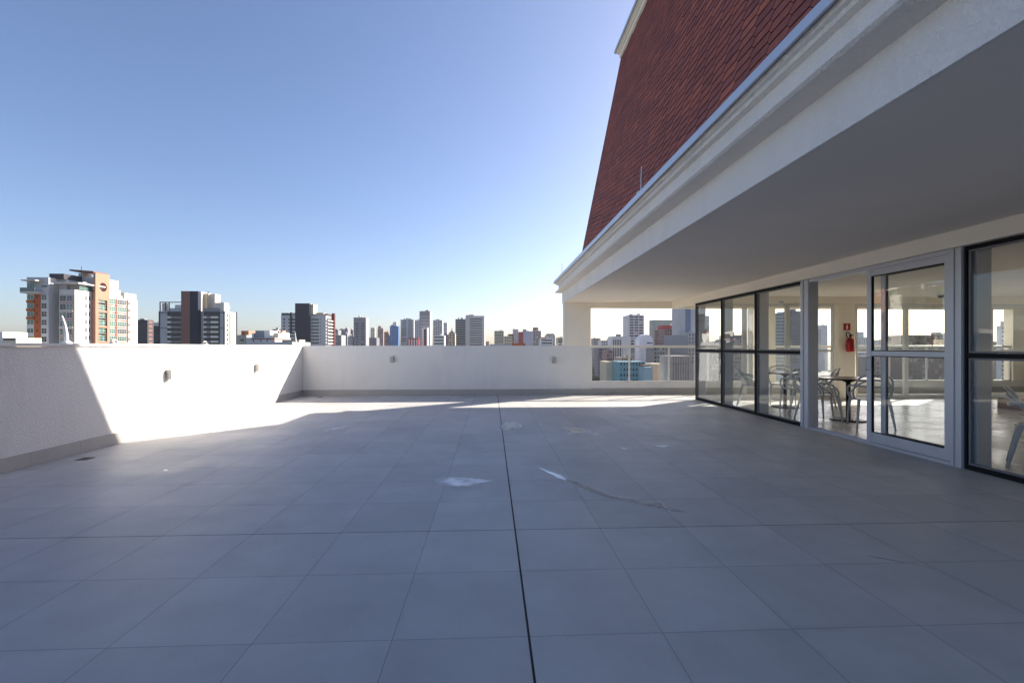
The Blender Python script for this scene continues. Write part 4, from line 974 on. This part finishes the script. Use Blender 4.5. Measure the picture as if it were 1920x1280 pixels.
# seen through the lounge
tower('blue glass tower seen through the left glazing', 1440, 1454, 1471.5, 587, 420, wallm('bluetower', (.16, .26, .36)), 'bands', 18, win=M_WIN, side=(3, 18), name='office_building')
tower('slate tower seen behind the second glazed mullion', 1480, 1480, 1505, 583, 480, SLATE, 'grid', 18, 5, M_WIN)
tower('brownish block with small windows seen low through the left glazing', 1368, 1368, 1392, 628, 330, wallm('br2', (.36, .27, .24)), 'grid', 16, 5, M_WIN_D)
tower('dark grey block seen at the corner of the glazing', 1312, 1312, 1330, 592, 420, H1, 'grid', 16, 4, M_WIN)
tower('grey pink low block at the corner of the glazing', 1336, 1336, 1368, 640, 300, H2, 'grid', 10, 6, M_WIN_D)
tower('stepped grey block seen behind the slate tower', 1500, 1500, 1524, 600, 620, H2, 'grid', 14, 5, M_WIN)
tower('pale distant block left of the extinguisher pillar', 1524, 1524, 1540, 616, 800, GREYW, 'grid', 8, 4, M_WIN)
tower('pale stepped tower left of the extinguisher pillar', 1540, 1540, 1552, 609.5, 850, wallm('pst', (.52, .54, .58)), 'strips', nx=3, win=GREYW)
tower('hazy pale tower with a crown right of the extinguisher pillar', 1596, 1596, 1628, 632, 900, GREYW, 'grid', 5, 7, M_WIN, [(1611, 1623, 622, GREYW)])
tower('white ribbed block seen low right of the extinguisher', 1590, 1590, 1640, 660, 330, GREYW, 'strips', nx=8, win=GREY)
tower('distant pale range behind the sliding door glass', 1645, 1645, 1695, 637, 1000, GREYW, 'grid', 3, 9, M_WIN)
tower('grey low block in the lower sliding door glass', 1640, 1640, 1700, 668, 300, H2, 'grid', 5, 8, M_WIN)
tower('long dark brick building behind the sliding door glass', 1700, 1700, 1795, 628, 260, wallm('brick', (.16, .075, .06)), 'grid', 9, 11, M_WIN_D, fh=3.2)
tower('white block with square windows at the far right', 1868, 1875, 1915, 611, 330, WHITE, 'grid', 14, 5, M_WIN, fill=.45, hf=.45, top=[(1880, 1893, 602, OFFW)])
tower('grey block left of the far right white block', 1840, 1840, 1870, 640, 420, H2, 'grid', 8, 6, M_WIN)
# the open city further left, mirrored in the glass
for lab, ul, ur, vt, D, mt in (('white slab block beyond the left edge, mirrored in the door glass', -420, -330, 600, 260, WHITE), ('beige block beyond the left edge', -300, -210, 606, 320, BEIGE), ('grey block beyond the left edge of the terrace', -190, -110, 612, 300, GREYW)):
    tower(lab, ul, ur, ur, vt, D, mt, 'grid', 8, 7, M_WIN)

# trees in the city
M_BARK = paint('bark', (.10, .07, .05), 0.9)
def leafmat():
    m, t, p = nodes('foliage'); gi_ = t.nodes.new('ShaderNodeNewGeometry'); rp_ = t.nodes.new('ShaderNodeValToRGB'); t.links.new(gi_.outputs['Random Per Island'], rp_.inputs[0])
    rp_.color_ramp.elements[0].color = (.02, .04, .015, 1); rp_.color_ramp.elements[1].color = (.075, .10, .03, 1)
    t.links.new(rp_.outputs[0], p.inputs['Base Color']); p.inputs['Roughness'].default_value = .7; return m
M_LEAF = leafmat()
def tree(u, v, D, r, label):
    rnd = random.Random(int(u * 10)); c = ray(u) * D; top = H + (V0 - v) / F * D; gz = GZ
    t = thing('tree', (c.x, c.y, gz), label, 'tree', 'trees among the city blocks')
    q = MB(); base = Vector((c.x, c.y, gz)); hub = Vector((c.x, c.y, top - r * 1.3))
    q.tube([base, hub], [.5, .3], 7); cl = []
    for k in range(9):
        e = hub + Vector((rnd.uniform(-.8, .8), rnd.uniform(-.8, .8), rnd.uniform(-.1, .95))) * r
        q.tube([hub - Vector((0, 0, r * .4)), e], [.22, .05], 5); cl.append(e)
    q.build('trunk', M_BARK, t); q = MB()
    for k in range(900):
        e = rnd.choice(cl); d = Vector((rnd.gauss(0, 1), rnd.gauss(0, 1), rnd.gauss(0, .8))) * r * .24; p = e + d
        a = Vector((rnd.gauss(0, 1), rnd.gauss(0, 1), rnd.gauss(0, 1))).normalized(); b_ = a.orthogonal().normalized(); s_ = r * rnd.uniform(.04, .09)
        q.poly([p - a * s_, p + b_ * s_ * .6, p + a * s_, p - b_ * s_ * .6])
    q.build('crown', M_LEAF, t)
tree(1116, 676, 520, 7, 'dark tree at the left post of the walkway railing, tallest there'); tree(1124, 686, 480, 7, 'round dark tree in the middle of the trees behind the railing')
tree(1131, 690, 500, 6, 'dark tree next to the cream narrow block'); tree(1113, 700, 420, 7, 'dark tree low behind the left railing post'); tree(1127, 706, 400, 6, 'tree above the street, lowest behind the railing')
tree(1051, 627, 480, 5, 'small green tree standing left of the end column'); tree(1345, 700, 260, 6, 'dark tree seen low through the glass corner')

# ------------------------------------------------------------------ haze
HAZE = 0.00006
if HAZE:
    hz = MB().box(-2500, 2500, -1500, 2500, -43, 60).build('haze', None, kind='stuff') if False else None
    q = MB(); q.box(-2000, 2000, -400, 1600, -43, 75)
    hm = bpy.data.materials.new('air'); hm.use_nodes = True; ht = hm.node_tree; ht.nodes.remove(ht.nodes['Principled BSDF'])
    pv = ht.nodes.new('ShaderNodeVolumePrincipled'); pv.inputs['Density'].default_value = HAZE; pv.inputs['Color'].default_value = (.92, .95, 1, 1)
    pv.inputs['Anisotropy'].default_value = 0.2
    ht.links.new(pv.outputs[0], ht.nodes['Material Output'].inputs['Volume'])
    q.build('haze', hm, kind='stuff')
